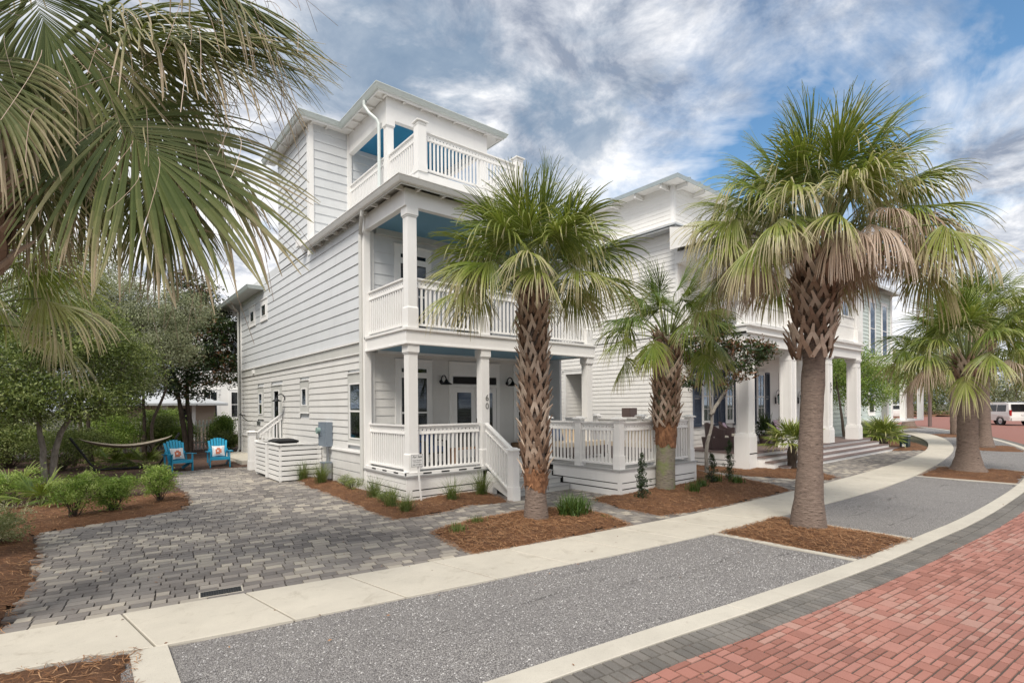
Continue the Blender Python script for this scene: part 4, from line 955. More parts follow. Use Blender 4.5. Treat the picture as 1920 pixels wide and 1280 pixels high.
# porch
FZ = .52
m = MB(); y = 7.75
while y < 10.15: m.box(15.45, 26.1, y, y+.13, FZ-.035, FZ); y += .135
m.build('porch_floor', M['deck57'], Q)
m = MB(); m.box(15.52, 26.0, 7.85, 10.15, 0, FZ-.04); m.build('porch_backing', M['gapdark'], Q)
m = MB()
for z0, z1 in ((.27, FZ-.036), (.14, .25), (.0, .12)): m.box(15.48, 15.5, 8.1, 10.15, z0, z1); m.box(15.5, 16.3, 7.80, 7.82, z0, z1)
m.box(16.3, 26.05, 7.80, 7.82, FZ-.16, FZ-.036); m.build('porch_skirt', M['trim'], Q)
for i in range(3):
    z1 = FZ-.13*(i+1); y1 = 7.78-.26*i; x0 = 15.95+.0*i+(.0 if i < 2 else .30); x1 = 26.2+.35*i
    m = MB(); m.box(x0-.03, x1, y1-.285, y1-.0, z1-.025, z1); s_ = m.build('step', M['deck57'], Q)
    m = MB(); m.box(x0+.004*(2-i), x1-.03-.003*i, y1-.26, 7.795-.001*i, -.01*(i+1), z1-.026); m.build('riser', M['trim'], s_)
def col57(x, z0, z1, zb, s=.19):
    y = 7.8+s; m = MB(); m.box(x-s, x+s, y-s, y+s, z0, z1-.1); o = m.build('column', M['trim'], Q)
    m = MB(); m.box(x-s-.05, x+s+.05, y-s-.05, y+s+.05, z1-.08, z1); m.box(x-s-.03, x+s+.03, y-s-.03, y+s+.03, z1-.13, z1-.08); m.box(x-s-.012, x+s+.012, y-s-.012, y+s+.012, z1-.34, z1-.31); m.build('capital', M['trim'], o)
    m = MB(); m.box(x-s-.05, x+s+.05, y-s-.05, y+s+.05, zb, z0+.5); m.box(x-s-.035, x+s+.035, y-s-.035, y+s+.035, z0+.5, z0+.56); m.box(x-s-.02, x+s+.02, y-s-.02, y+s+.02, z0+.56, z0+.60); m.build('base', M['trim'], o)
    m = MB()     # raised edge strips leaving a sunk panel
    for sx in (-1, 1):
        m.box(x-s-.012, x-s, y+sx*(s-.035)-.035, y+sx*(s-.035)+.035, z0+.62, z1-.36); m.box(x+sx*(s-.035)-.035, x+sx*(s-.035)+.035, y-s-.012, y-s, z0+.62, z1-.36)
    m.build('panel_moulding', M['trim'], o); return o
for i, x in enumerate((15.68, 18.62, 21.75, 24.72)):
    c = col57(x, FZ, 3.8, 0 if i == 0 else FZ-.02); col57(x, 4.42, 6.7, 4.42, .15)
    if i == 2: digits(c, '57', Plane('-y', 7.79), x+.03, 2.62, .24, M['ink'], .22)
m = MB(); m.box(15.5, 25.0, 7.80, 8.1, 3.8, 4.14); m.box(15.5, 15.8, 8.1, 10.2, 3.8, 4.14); f = m.build('fascia', M['trim'], Q)
m = MB(); m.box(15.42, 25.08, 7.72, 7.8, 4.14, 4.2); m.box(15.42, 25.08, 7.8, 10.2, 4.2, 4.42-.06); m.box(15.38, 25.12, 7.68, 10.18, 4.36, 4.42); m.build('cornice', M['trim'], f)
m = MB(); m.box(15.8, 25, 8.1, 10.18, 3.9, 3.92); m.build('porch_ceiling', M['trim'], Q)
m = MB(); m.box(15.4, 25.1, 7.7, 10.2, 6.72, 7.1); m.build('porch_beam', M['trim'], Q)
m = MB(); m.add([(15.0, 7.3, 7.12), (25.6, 7.3, 7.12), (25.6, 10.2, 7.9), (15.0, 10.2, 7.9)], [[0, 1, 2, 3]]); m.box(15.0, 25.6, 7.3, 7.32, 7.0, 7.11); m.build('porch_roof', M['tinroof'], Q); m = MB(); m.add([(15.02, 7.32, 7.1), (15.02, 10.16, 7.1), (15.02, 10.16, 7.86), (15.06, 7.32, 7.1), (15.06, 10.16, 7.1), (15.06, 10.16, 7.86)], [[0, 2, 1, 1], [3, 4, 5, 5], [0, 1, 4, 3]]); m.build('gable_end', M['white57'], Q)
def rail57(x0, x1, z0=4.46, zt=5.5):
    m = MB(); m.box(x0, x1, 7.88, 7.96, zt-.05, zt); m.box(x0, x1, 7.90, 7.94, z0+.05, z0+.1); m.box(x0, x1, 7.90, 7.94, z0+.60, z0+.64); o = m.build('balcony_railing', M['trim'], Q)
    m = MB(); n = int((x1-x0)/.095)
    for i in range(n): c = x0+(i+.5)*(x1-x0)/n; m.box(c-.016, c+.016, 7.905, 7.935, z0+.1, zt-.05)
    m.build('balusters', M['trim'], o)
for a, b in ((15.85, 18.45), (18.8, 21.58), (21.92, 24.55)): rail57(a, b)
# upper roof with raised metal seams
m = MB(); zr = 9.75; a, b = 15.45, 10.12
m.add([(a, b, zr), (26.5, b, zr), (26.5, 22.5, zr), (a, 22.5, zr), (20.9, 15.6, zr+2.0), (21, 17, zr+2.0)], [[0, 1, 4, 4], [1, 2, 5, 4], [2, 3, 5, 5], [3, 0, 4, 5]])
m.box(a, 26.5, b, b+.02, zr-.14, zr-.004); m.box(a, a+.02, b+.02, 22.5, zr-.14, zr-.004); U_ = m.build('upper_roof', M['metalroof'], Q)
m = MB(); m.add([(a+.02, b+.02, zr-.1), (26.4, b+.02, zr-.1), (26.4, 10.7, zr-.1), (16, 10.7, zr-.1), (16, 22, zr-.1), (a+.02, 22, zr-.1)], [[0, 3, 2, 1], [0, 5, 4, 3]]); m.build('soffit', M['trim'], U_)
for x in np.arange(16.2, 26, .62):
    m = MB(); yr = b+(15.6-b)*min(1, (x-a)/(20.9-a), (26.5-x)/(26.5-21)); m.beam((x, b-.01, zr+.02), (x, yr, zr+.02+2.0*(yr-b)/(15.6-b)), .03, .05); m.build('roof_seam', M['metalroof'], U_)
pieces('bracket', 'trim', U_, [(15.5, 16.0, y, y+.07, zr-.26, zr-.11) for y in np.arange(10.8, 16, 1.1)]+[(x, x+.07, 10.2, 10.68, zr-.26, zr-.11) for x in np.arange(16.1, 20, 1.1)])
# rear porch glimpsed at the left end: roof edge over the left wall
m = MB(); m.box(15.05, 15.5, 9.95, 24, 7.92, 7.98); m.box(15.05, 15.5, 9.95, 24, 7.84, 7.86); m.build('eave', M['tinroof'], Q)
# porch furniture at number 57
def wicker_chair(x, y, rz, lab, z=FZ):
    t_ = thing('wicker_chair', (x, y, z), lab, 'wicker chair', 'wicker armchairs on the white house porch', rz)
    m = MB(); m.frustum(0, 0, .02, .40, .30, .34, .28, .33); m.build('base', M['wicker'], t_, local=True)
    V = []; n = 16
    for k in range(n+1):
        a = R(-20)+R(220)*k/n; h = .66+.22*max(0, math.sin(a))**1.5
        for rr_, zz in ((.35, .38), (.39, h), (.33, h+.01), (.28, .40)): V.append((rr_*math.cos(a), rr_*.92*math.sin(a), zz))
    m = MB(); m.add(V, [[k*4+j, k*4+(j+1) % 4, (k+1)*4+(j+1) % 4, (k+1)*4+j] for k in range(n) for j in range(4)]); m.add(V[:4], [[0, 1, 2, 3]]); m.add(V[-4:], [[3, 2, 1, 0]]); m.build('backrest', M['wicker'], t_, local=True, smooth=False)
    m = MB(); m.frustum(0, -.03, .40, .46, .27, .26, .26, .25); m.build('seat_cushion', M['cream'], t_, local=True)
    return t_
def pillow(x, y, z, rz, tilt, lab, mat='pink', s=.21, grp=None, flower=False, name='pillow'):
    n = 8; V = []; 
    for side in (-1, 1):
        for i in range(n+1):
            for j in range(n+1):
                u, v = i/n*2-1, j/n*2-1; th = .07*(1-u*u)**.5*(1-v*v)**.5 if abs(u) < 1 and abs(v) < 1 else 0
                k_ = 1-.07*(1-abs(u))*abs(v)-.07*(1-abs(v))*abs(u); V.append((u*s*k_, side*th, v*s*k_))
    F = []; q = (n+1)**2; mi = []
    for side in (0, 1):
        for i in range(n):
            for j in range(n):
                a_ = side*q+i*(n+1)+j; f_ = [a_, a_+1, a_+n+2, a_+n+1]; F.append(f_ if side == 0 else f_[::-1])
                r_ = math.hypot(i-3.4, j-2.8); mi.append(1 if flower and r_ < 2.3 and not r_ < .6 else 0)
    m = MB(); Rm = Matrix.Rotation(rz, 4, 'Z') @ Matrix.Rotation(tilt, 4, 'X'); V = [tuple(Rm @ Vector(v)) for v in V]
    m.add(V, F); m.m[-1] = np.array(mi); o = m.build(name, [M[mat], M['orange']], loc=None, smooth=True); o.location = (x, y, z); tag(o, lab, 'pillow', grp); return o
wicker_chair(16.1, 9.2, R(60), 'plum wicker armchair by the porch corner, nearest the small magnolia'); pillow(16.22, 9.42, FZ+.64, R(50), R(-14), 'lilac pillow on the wicker armchair nearest the small magnolia', grp='lilac pillows on the porch chairs')
wicker_chair(17.25, 9.35, R(20), 'plum wicker armchair partly hidden behind the first square column'); pillow(17.3, 9.55, FZ+.64, R(20), R(-14), 'lilac pillow on the wicker armchair behind the first column', grp='lilac pillows on the porch chairs')
wicker_chair(20.6, 9.0, R(-50), 'plum wicker armchair right of the dark planter'); pillow(20.55, 9.2, FZ+.66, R(-10), R(-14), 'lilac pillow on the wicker armchair right of the dark planter', grp='lilac pillows on the porch chairs')
wicker_chair(22.2, 9.5, R(-20), 'plum wicker armchair under the wall lantern'); pillow(22.3, 9.65, FZ+.64, R(-10), R(-14), 'lilac pillow on the wicker armchair under the wall lantern', grp='lilac pillows on the porch chairs')

# porch furniture at number 60
FU = thing('porch_armchair', (6.45, 11.1, ZD), 'dark porch armchair with patterned navy cushion behind the front railing', 'armchair')
m = MB()
for x, y in ((6.15, 10.8), (6.75, 10.8), (6.15, 11.4), (6.75, 11.4)): m.box(x-.02, x+.02, y-.02, y+.02, ZD, ZD+.60 if y < 11 else ZD+.95)
m.box(6.13, 6.77, 10.78, 11.42, ZD+.32, ZD+.36); m.box(6.12, 6.18, 10.78, 11.42, ZD+.60, ZD+.63); m.box(6.72, 6.78, 10.78, 11.42, ZD+.60, ZD+.63); m.build('frame', M['iron'], FU)
m = MB(); m.box(6.18, 6.72, 10.82, 11.36, ZD+.36, ZD+.48); m.build('seat_cushion', M['navy'], FU); m = MB(); m.box(6.18, 6.72, 11.3, 11.42, ZD+.48, ZD+.98); m.build('back_cushion', M['navy'], FU)
BE = thing('wooden_bench', (6.9, 11.5, ZD), 'low honey-brown slatted bench beside the front door', 'bench')
m = MB()
for i in range(4): m.box(7.0+.0, 8.0, 10.9+i*.1, 10.98+i*.1, ZD+.36, ZD+.39)
m.build('seat', M['wood'], BE)
for x in (7.05, 7.9):
    m = MB(); m.box(x, x+.05, 10.92, 11.26, ZD, ZD+.36); m.build('leg', M['wood'], BE)
PL = thing('potted_plant', (5.75, 10.9, ZD), 'dark pot with leafy plant in the porch corner behind the post', 'potted plant')
m = MB(); m.lathe((5.75, 10.95, ZD), [(.0, .01), (.15, .01), (.2, .4), (.18, .4), (.0, .38)], 14); m.build('pot', M['iron'], PL)
BK = MB(); BK.lathe((9.68, 11.6, ZD), [(.0, .01), (.16, .01), (.23, .20), (.24, .38), (.225, .38), (.2, .1), (0, .06)], 18); o = BK.build('basket', M['basket'], loc=(9.68, 11.6, ZD)); tag(o, 'round woven basket on the porch below the right-hand window', 'basket')
hn = MB(); hn.tube([(9.61, 11.38, ZD+.37), (9.62, 11.37, ZD+.46), (9.68, 11.36, ZD+.48), (9.74, 11.37, ZD+.46), (9.75, 11.38, ZD+.37)], .012, 6); hn.build('handle', M['basket'], o)
def lounge(x0, x1, y0, y1, lab, back):
    t_ = thing('deck_sofa', ((x0+x1)/2, (y0+y1)/2, .59), lab, 'outdoor sofa', 'outdoor sofas on the side deck')
    m = MB(); m.box(x0, x1, y0, y1, .68, .92); m.box(x0+.03, x0+.09, y0+.03, y0+.09, .59, .68); m.box(x1-.09, x1-.03, y1-.09, y1-.03, .59, .68); m.box(x0+.03, x0+.09, y1-.09, y1-.03, .59, .68); m.box(x1-.09, x1-.03, y0+.03, y0+.09, .59, .68)
    m.build('frame', M['wicker'], t_); m = MB(); m.box(x0+.03, x1-.03, y0+.03, y1-.03, .92, 1.04); m.build('seat_cushion', M['cushion'], t_)
    m = MB(); m.box(*back, 1.04, 1.42); m.build('back_cushion', M['cushion'], t_)
lounge(9.6, 11.2, 9.6, 10.4, 'dark wicker sofa with tan cushions along the back of the side deck', (9.65, 11.15, 10.22, 10.38))
lounge(10.9, 11.7, 7.9, 9.3, 'dark wicker sofa with tan cushions behind the front railing of the side deck', (11.54, 11.68, 7.95, 9.25))
pillow(9.75, 10.1, 1.26, 0, R(-15), 'navy patterned pillow at the left end of the deck sofa', 'navy', .2)
m = MB(); m.box(11.8, 12.1, 9.3, 9.6, 1.66, 1.92); o = m.build('planter_box', M['deck57'], loc=(11.95, 9.45, 1.66)); tag(o, 'small brown box planter sitting on the deck railing corner', 'planter box')

# ================================================================ FAR BUILDINGS
MH = thing('mint_house', (34, 12, 0), 'tall pale mint clapboard house behind the white house, past the green shrubs', 'house')
mf = Plane('-y', 12.0); ml = Plane('-x', 33.0)
m = MB(); m.box(33.02, 44.5, 12.02, 22, 0, 9.6); m.build('wall', M['mint'], MH)
m = MB(); siding(mf, 33.0, 44.5, .2, 9.5, .24, m, .03); siding(ml, 12.0, 22, .2, 9.5, .24, m, .03); m.build('siding', M['mint'], MH)
pieces('corner_board', 'trim', MH, [(32.95, 33.3, 11.94, 12.0, 0, 9.6), (44.2, 44.56, 11.94, 12.0, 0, 9.6), (38.3, 38.7, 11.95, 12.0, 3, 9.6)])
for u, z0, z1 in ((35.0, 5.3, 8.3), (36.8, 5.3, 8.3), (39.8, 5.0, 8.8), (42.2, 5.0, 8.8), (35.5, 1.2, 3.6), (39.5, 1.2, 3.6), (42.3, 1.2, 3.6)):
    window(MH, mf, u, u+1.3, z0, z1, .16, .16, .16, blinds=False, gridv=0, d0=.035)
m = MB(); m.box(32.6, 45, 11.5, 12.0, 4.35, 4.75); m.build('band_board', M['trim'], MH)
m = MB(); m.add([(32.3, 11.3, 9.6), (45.2, 11.3, 9.6), (45.2, 22.7, 9.6), (32.3, 22.7, 9.6), (38, 17, 11.6), (40, 17, 11.6)], [[0, 1, 5, 4], [1, 2, 5, 5], [2, 3, 4, 5], [3, 0, 4, 4]]); m.box(32.3, 45.2, 11.3, 11.33, 9.42, 9.6); m.build('roof', M['tinroof'], MH)
m = MB(); m.box(37, 44.6, 10.2, 12, .8, .9); m.box(44.3, 44.6, 10.2, 10.5, .9, 4.4); m.box(37, 37.3, 10.2, 10.5, .9, 4.4); m.box(40.5, 40.8, 10.2, 10.5, .9, 4.4); m.build('porch', M['trim'], MH)
GA = thing('garage', (0, 38, 0), 'low tan garage with white metal roof seen through the garden trees', 'garage')
m = MB(); m.box(.6, 6.5, 38.05, 43, 0, 2.35); m.build('wall', M['tan'], GA)
m = MB(); m.add([(-.1, 37.3, 2.35), (7.1, 37.3, 2.35), (7.1, 43.7, 2.35), (-.1, 43.7, 2.35), (2.4, 40.5, 3.2), (4.6, 40.5, 3.2)], [[0, 1, 5, 4], [1, 2, 5, 5], [2, 3, 4, 5], [3, 0, 4, 4]]); m.box(-.1, 7.1, 37.3, 37.33, 2.22, 2.35); m.box(-.1, 7.1, 37.33, 38.05, 2.2, 2.22); m.build('roof', M['tinroof'], GA)
pieces('pilaster', 'trim', GA, [(3.6, 3.95, 37.98, 38.05, 0, 2.2), (.6, .8, 37.98, 38.05, 0, 2.2), (5.2, 5.4, 37.98, 38.05, 0, 2.2)])
m = MB(); Plane('-y', 38.0).box(m, 4.1, 5.1, 0, .03, .9, 2.0); m.build('window', M['dark'], GA)
NB = thing('neighbour_house', (9, 46, 0), 'cream two-storey house far behind the magnolia', 'house')
m = MB(); m.box(6, 16, 44, 52, 0, 8.5); m.build('wall', M['white57'], NB)
npl = Plane('-y', 44.0)
for u in (6.6, 8.4, 10.2):
    for z in (1.2, 5.0): window(NB, npl, u, u+1.2, z, z+2.2, .15, .15, .15, blinds=False, gridv=1)
m = MB(); m.add([(5.5, 43.4, 8.5), (16.5, 43.4, 8.5), (16.5, 52.5, 8.5), (5.5, 52.5, 8.5), (11, 48, 10.5)], [[0, 1, 4, 4], [1, 2, 4, 4], [2, 3, 4, 4], [3, 0, 4, 4]]); m.build('roof', M['tinroof'], NB)
# white picket fence
PF = thing('picket_fence', (4, 29, 0), 'white picket fence along the back of the garden behind the magnolia', 'fence')
m = MB(); m.box(-8, 5.7, 29.02, 29.06, .35, .43); m.box(-8, 5.7, 29.02, 29.06, 1.15, 1.23); m.build('fence_rail', M['trim'], PF)
m = MB(); x = -8
while x < 5.7: m.box(x, x+.075, 28.98, 29.02, .08, 1.42); m.frustum(x+.0375, 29.0, 1.42, 1.47, .0375, .004, .02, .004); x += .155
m.build('pickets', M['trim'], PF)
for x in (-8, -4.6, -1.2, 2.2, 5.6): m = MB(); m.box(x-.06, x+.06, 29.0, 29.12, 0, 1.55); m.frustum(x, 29.06, 1.55, 1.6, .08, .02); m.build('fence_post', M['trim'], PF)

# ================================================================ VEHICLES
def vehicle(name, loc, rz, lab, cat, prof, wd, wins, wheels, rearglass, lights, tail=None):
    """side profile (along +Y = forward) extruded across X with tumblehome"""
    t_ = thing(name, loc, lab, cat, None, rz)
    n = len(prof); zs_ = [p[1] for p in prof]; zb = .95
    def hw(z): return wd/2*(1 if z < zb else 1-.13*((z-zb)/(max(zs_)-zb))**1.3) - (.03 if z < .5 else 0)
    V = []
    for sx in (-1, 1):
        for y, z in prof: V.append((sx*(hw(z)-.05), y, z))
        for y, z in prof: V.append((sx*hw(z), y*.985+.0, z*.985+.01))
    F = []
    for a_, b_ in ((0, 1), (1, 3), (3, 2)):
        for i in range(n):
            j = (i+1) % n
            F.append([a_*n+i, a_*n+j, b_*n+j, b_*n+i][::1])
    m = MB(); m.add(V, F)
    # side skins as triangle fans about the waist
    for sx, o_ in ((-1, n), (1, 3*n)):
        c = (sx*hw(.8), sum(p[0] for p in prof)/n, .95); base = m.nv; 
        m.add([V[o_+i] for i in range(n)]+[c], [[i, (i+1) % n, n, n] for i in range(n)] if sx > 0 else [[(i+1) % n, i, n, n] for i in range(n)])
    m.build('body', M['carwhite'], t_, local=True, smooth=False)
    for sx in (-1, 1):
        for q in wins:
            m = MB(); V_ = [(sx*(hw(z)+.012), y, z) for y, z in q]; m.add(V_, [[0, 1, 2, 3]]); m.build('side_window', M['carglass'], t_, local=True)
        for y, r_ in wheels:
            m = MB(); m.lathe((sx*(wd/2-.12), y, r_), [(r_*.62, -.11), (r_*.97, -.11), (r_, -.07), (r_, .07), (r_*.97, .11), (r_*.62, .11)], 22, axis='x'); wl = m.build('wheel', M['tyre'], t_, local=True, smooth=True)
            m = MB(); m.lathe((sx*(wd/2-.12), y, r_), [(r_*.62, sx*.10), (r_*.5, sx*.085), (r_*.2, sx*.10), (.001, sx*.105)], 18, axis='x'); m.build('rim', M['steel'], wl, local=True)
            m = MB(); m.lathe((sx*(wd/2-.03), y, r_), [(r_*1.0, sx*.0), (r_*1.16, sx*.036), (r_*1.16, sx*.02)], 22, axis='x'); m.build('wheel_arch', M['black'], t_, local=True)
    for q in rearglass: m = MB(); m.add(q, [[0, 1, 2, 3]]); m.build('rear_window', M['carglass'], t_, local=True)
    for q in lights: m = MB(); m.box(*q); m.build('tail_light', M['redlens'], t_, local=True)
    return t_
suv = vehicle('suv', (62.6, 8.9, -.01), R(-50), 'white full-size SUV with tinted rear window parked across the brick street', 'suv',
    [(-2.75, .42), (-2.8, .75), (-2.72, 1.15), (-2.5, 1.88), (-2.2, 1.95), (.3, 1.93), (1.25, 1.28), (2.5, 1.12), (2.72, .85), (2.75, .4)], 2.02,
    [[(-2.3, 1.2), (-1.25, 1.2), (-1.25, 1.75), (-2.25, 1.75)], [(-1.15, 1.2), (-.2, 1.2), (-.2, 1.76), (-1.15, 1.76)], [(-.1, 1.2), (.95, 1.2), (.35, 1.74), (-.1, 1.76)]], [(-1.65, .39), (1.7, .39)],
    [[(-.82, -2.72, 1.2), (.82, -2.72, 1.2), (.76, -2.54, 1.80), (-.76, -2.54, 1.80)]], [(-1.0, -.86, -2.79, -2.68, .85, 1.32), (.86, 1.0, -2.79, -2.68, .85, 1.32)])
m = MB(); m.box(-.9, .9, -2.86, -2.75, .42, .66); m.build('bumper', M['carwhite'], suv, local=True)
m = MB(); m.box(-.16, .16, -2.80, -2.77, .88, 1.0); m.build('number_plate', M['signwhite'], suv, local=True)
m = MB(); m.tube([(.25, -2.85, .5), (.25, -3.0, .55), (.25, -3.0, 1.35)], .03, 8); m.tube([(.45, -3.0, 1.3), (.25, -3.0, 1.35), (.05, -3.0, 1.3)], .02, 8); m.box(-.02, .52, -3.08, -2.95, .50, .56); m.build('bike_carrier', M['black'], suv, local=True)
for x in (-.8, .8): m = MB(); m.beam((x, -2.1, 2.0), (x, .2, 1.99), .04, .04); m.build('roof_rail', M['steel'], suv, local=True)
pk = vehicle('pickup_truck', (74.0, 19.6, -.01), R(-68), 'white pickup truck seen from behind past the far palms', 'pickup truck',
    [(-2.85, .5), (-2.88, .8), (-2.85, 1.18), (-1.0, 1.18), (-.85, 1.8), (.4, 1.85), (1.1, 1.22), (2.6, 1.1), (2.8, .8), (2.8, .45)], 2.0,
    [[(-.8, 1.25), (-.1, 1.25), (-.1, 1.7), (-.72, 1.7)], [(0, 1.25), (.8, 1.25), (.35, 1.7), (0, 1.7)]], [(-1.9, .4), (1.8, .4)],
    [[(-.7, -1.0, 1.27), (.7, -1.0, 1.27), (.66, -.90, 1.7), (-.66, -.90, 1.7)]], [(-1.0, -.86, -2.9, -2.8, .8, 1.12), (.86, 1.0, -2.9, -2.8, .8, 1.12)])

# ================================================================ GARDEN FURNITURE
def adirondack(x, y, rz, lab):
    t_ = thing('adirondack_chair', (x, y, .01), lab, 'garden chair', 'turquoise garden chairs by the paver court', rz)
    K = 'chair_blue'
    for i in range(5):
        m = MB(); yy = -.28+i*.11; zz = .36-i*.028; m.beam((-.26, yy, zz), (.26, yy, zz), .095, .02); m.build('seat_slat', M[K], t_, local=True)
    for i in range(7):
        u = (i-3)*.078; top = .98-.0065*(i-3)**2*1.6; m = MB(); m.beam((u*.85, .18, .26), (u*1.12, .46, top), .068, .018, up=(0, -1, .3)); m.build('back_slat', M[K], t_, local=True)
    for sx in (-1, 1):
        m = MB(); m.beam((sx*.33, -.36, .56), (sx*.33, .30, .54), .12, .022); m.build('arm', M[K], t_, local=True)
        m = MB(); m.box(sx*.29-.012, sx*.29+.012, -.34, -.24, 0, .55); m.build('front_leg', M[K], t_, local=True)
        m = MB(); m.beam((sx*.265, -.30, .31), (sx*.265, .50, .04), .024, .10); m.build('rear_leg', M[K], t_, local=True)
        m = MB(); m.beam((sx*.31, .25, .15), (sx*.31, .30, .54), .05, .02); m.build('arm_support', M[K], t_, local=True)
    m = MB(); m.beam((-.30, .33, .58), (.30, .33, .58), .02, .07); m.build('cross_rail', M[K], t_, local=True); m = MB(); m.beam((-.28, -.335, .32), (.28, -.335, .32), .02, .09); m.build('cross_rail', M[K], t_, local=True)
    return t_
a1, a2 = R(12), R(-4)
adirondack(2.35, 19.9, a1, 'turquoise slatted garden chair nearest the hammock, turned slightly'); adirondack(3.55, 20.2, a2, 'turquoise slatted garden chair nearest the house wall')
pillow(2.32, 20.02, .56, a1, R(-25), 'white pillow with orange flower on the chair nearest the hammock', 'signwhite', .19, flower=True); pillow(3.55, 20.30, .56, a2, R(-25), 'white pillow with orange flower on the chair nearest the house', 'signwhite', .19, flower=True)
# hammock on a stand
HM = thing('hammock', (1.1, 21, 0), 'tan canvas hammock on a dark stand under the garden trees', 'hammock')
V = []; n = 20
for i in range(n+1):
    f = i/n; x = -.15+2.45*f; sag = 1.12-.36*(1-(2*f-1)**2)**.8; hwid = .05+.42*(1-(2*f-1)**4)
    for j in range(5): v = (j/4*2-1); V.append((x, 21+v*hwid, sag+.10*abs(v)**2*(1-(2*f-1)**4)+.0))
m = MB(); m.add(V, [[i*5+j, (i+1)*5+j, (i+1)*5+j+1, i*5+j+1] for i in range(n) for j in range(4)]); m.build('canvas', M['hammock'], HM, smooth=True)
m = MB(); m.tube([(-.35, 21, 1.15), (.25, 21, .12), (1.9, 21, .10), (2.5, 21, 1.2)], .035, 8); m.box(.2, .28, 20.5, 21.5, .02, .1); m.box(1.86, 1.94, 20.5, 21.5, .02, .1); m.build('stand', M['iron'], HM)
# for-sale sign
SG = thing('for_sale_sign', (5.30, 9.55, 0), 'small white for-sale sign on a thin leaning post before the porch corner', 'sign')
m = MB(); m.beam((5.36, 9.56, .0), (5.28, 9.56, .82), .035, .02, up=(0, 1, 0)); m.build('post', M['trim'], SG)
m = MB(); V0 = Matrix.Rotation(R(-2), 4, 'Y'); fx = .07
m.box(5.11, 5.39, 9.535, 9.548, .78, 1.04); m.build('board', M['signwhite'], SG)
m = MB(); 
for a in ((5.118, 5.382, 9.5335, 9.5345, 1.028, 1.033), (5.118, 5.382, 9.5335, 9.5345, .787, .792), (5.118, 5.122, 9.5335, 9.5345, .792, 1.028), (5.378, 5.382, 9.5335, 9.5345, .792, 1.028)): m.box(*a)
m.build('border_line', M['ink'], SG)
def text(parent, body, size, loc, rot, mat, shear=0, wx=1):
    cu = bpy.data.curves.new('lettering', 'FONT'); cu.body = body; cu.size = size; cu.extrude = .0006; cu.align_x = 'CENTER'; cu.shear = shear
    ob = bpy.data.objects.new('lettering', cu); COL.objects.link(ob); dg = bpy.context.evaluated_depsgraph_get(); me = bpy.data.meshes.new_from_object(ob.evaluated_get(dg)); bpy.data.objects.remove(ob)
    me.materials.clear(); me.materials.append(mat); ob = bpy.data.objects.new('lettering', me); COL.objects.link(ob); ob.parent = parent; ob.rotation_euler = rot; ob.scale = (wx, 1, 1)
    ob.location = Vector(loc)-Vector(parent.location)
for body, sz, zz, sh in (('For Sale', .066, .965, .35), ('Susan Murphy', .036, .905, 0), ('Beach Properties', .024, .870, 0), ('850 774-8808', .036, .815, 0)):
    text(SG, body, sz, (5.25, 9.5335, zz), (R(90), 0, 0), M['ink'], sh)
# drain grate in the court
GR = thing('drain_grate', (1.14, 6.43, .014), 'small black rectangular drain grate set in the pavers by the sidewalk', 'drain grate')
m = MB(); m.box(.96, 1.32, 6.36, 6.50, -.01, .017)
GR.rotation_euler = (0, 0, 0)
c0 = (1.14, 6.43)
def rot2(x, y, a=R(-8)): return (c0[0]+(x-c0[0])*math.cos(a)-(y-c0[1])*math.sin(a), c0[1]+(x-c0[0])*math.sin(a)+(y-c0[1])*math.cos(a))
m = MB()
def rbox(m, x0, x1, y0, y1, z0, z1):
    p = [rot2(x0, y0), rot2(x1, y0), rot2(x1, y1), rot2(x0, y1)]; m.add([(a, b, z0) for a, b in p]+[(a, b, z1) for a, b in p], MB.BF)
rbox(m, .93, 1.35, 6.33, 6.535, .0, .0165); m.build('concrete_collar', M['walk'], GR)
m = MB(); rbox(m, .945, 1.335, 6.345, 6.52, .012, .0185); m.build('frame', M['black'], GR)
m = MB()
for i in range(16):
    for j in range(5): x = .955+i*.0235; y = 6.352+j*.033; rbox(m, x, x+.013, y, y+.023, .0185, .0225)
m.build('grid', M['iron'], GR)
# utility box, lamp standard
UB = thing('utility_box', (27.5, 6.95, 0), 'small tilted dark green box with white label at the bed edge', 'utility box')
m = MB(); m.frustum(27.5, 6.95, 0, .55, .17, .20, .14, .16); m.build('casing', M['boxgreen'], UB); m = MB(); m.frustum(27.5, 6.95, .55, .59, .21, .20, .17, .16); m.build('lid', M['steel'], UB); m = MB(); m.box(27.28, 27.315, 6.88, 7.0, .12, .22); m.build('sticker', M['signwhite'], UB)

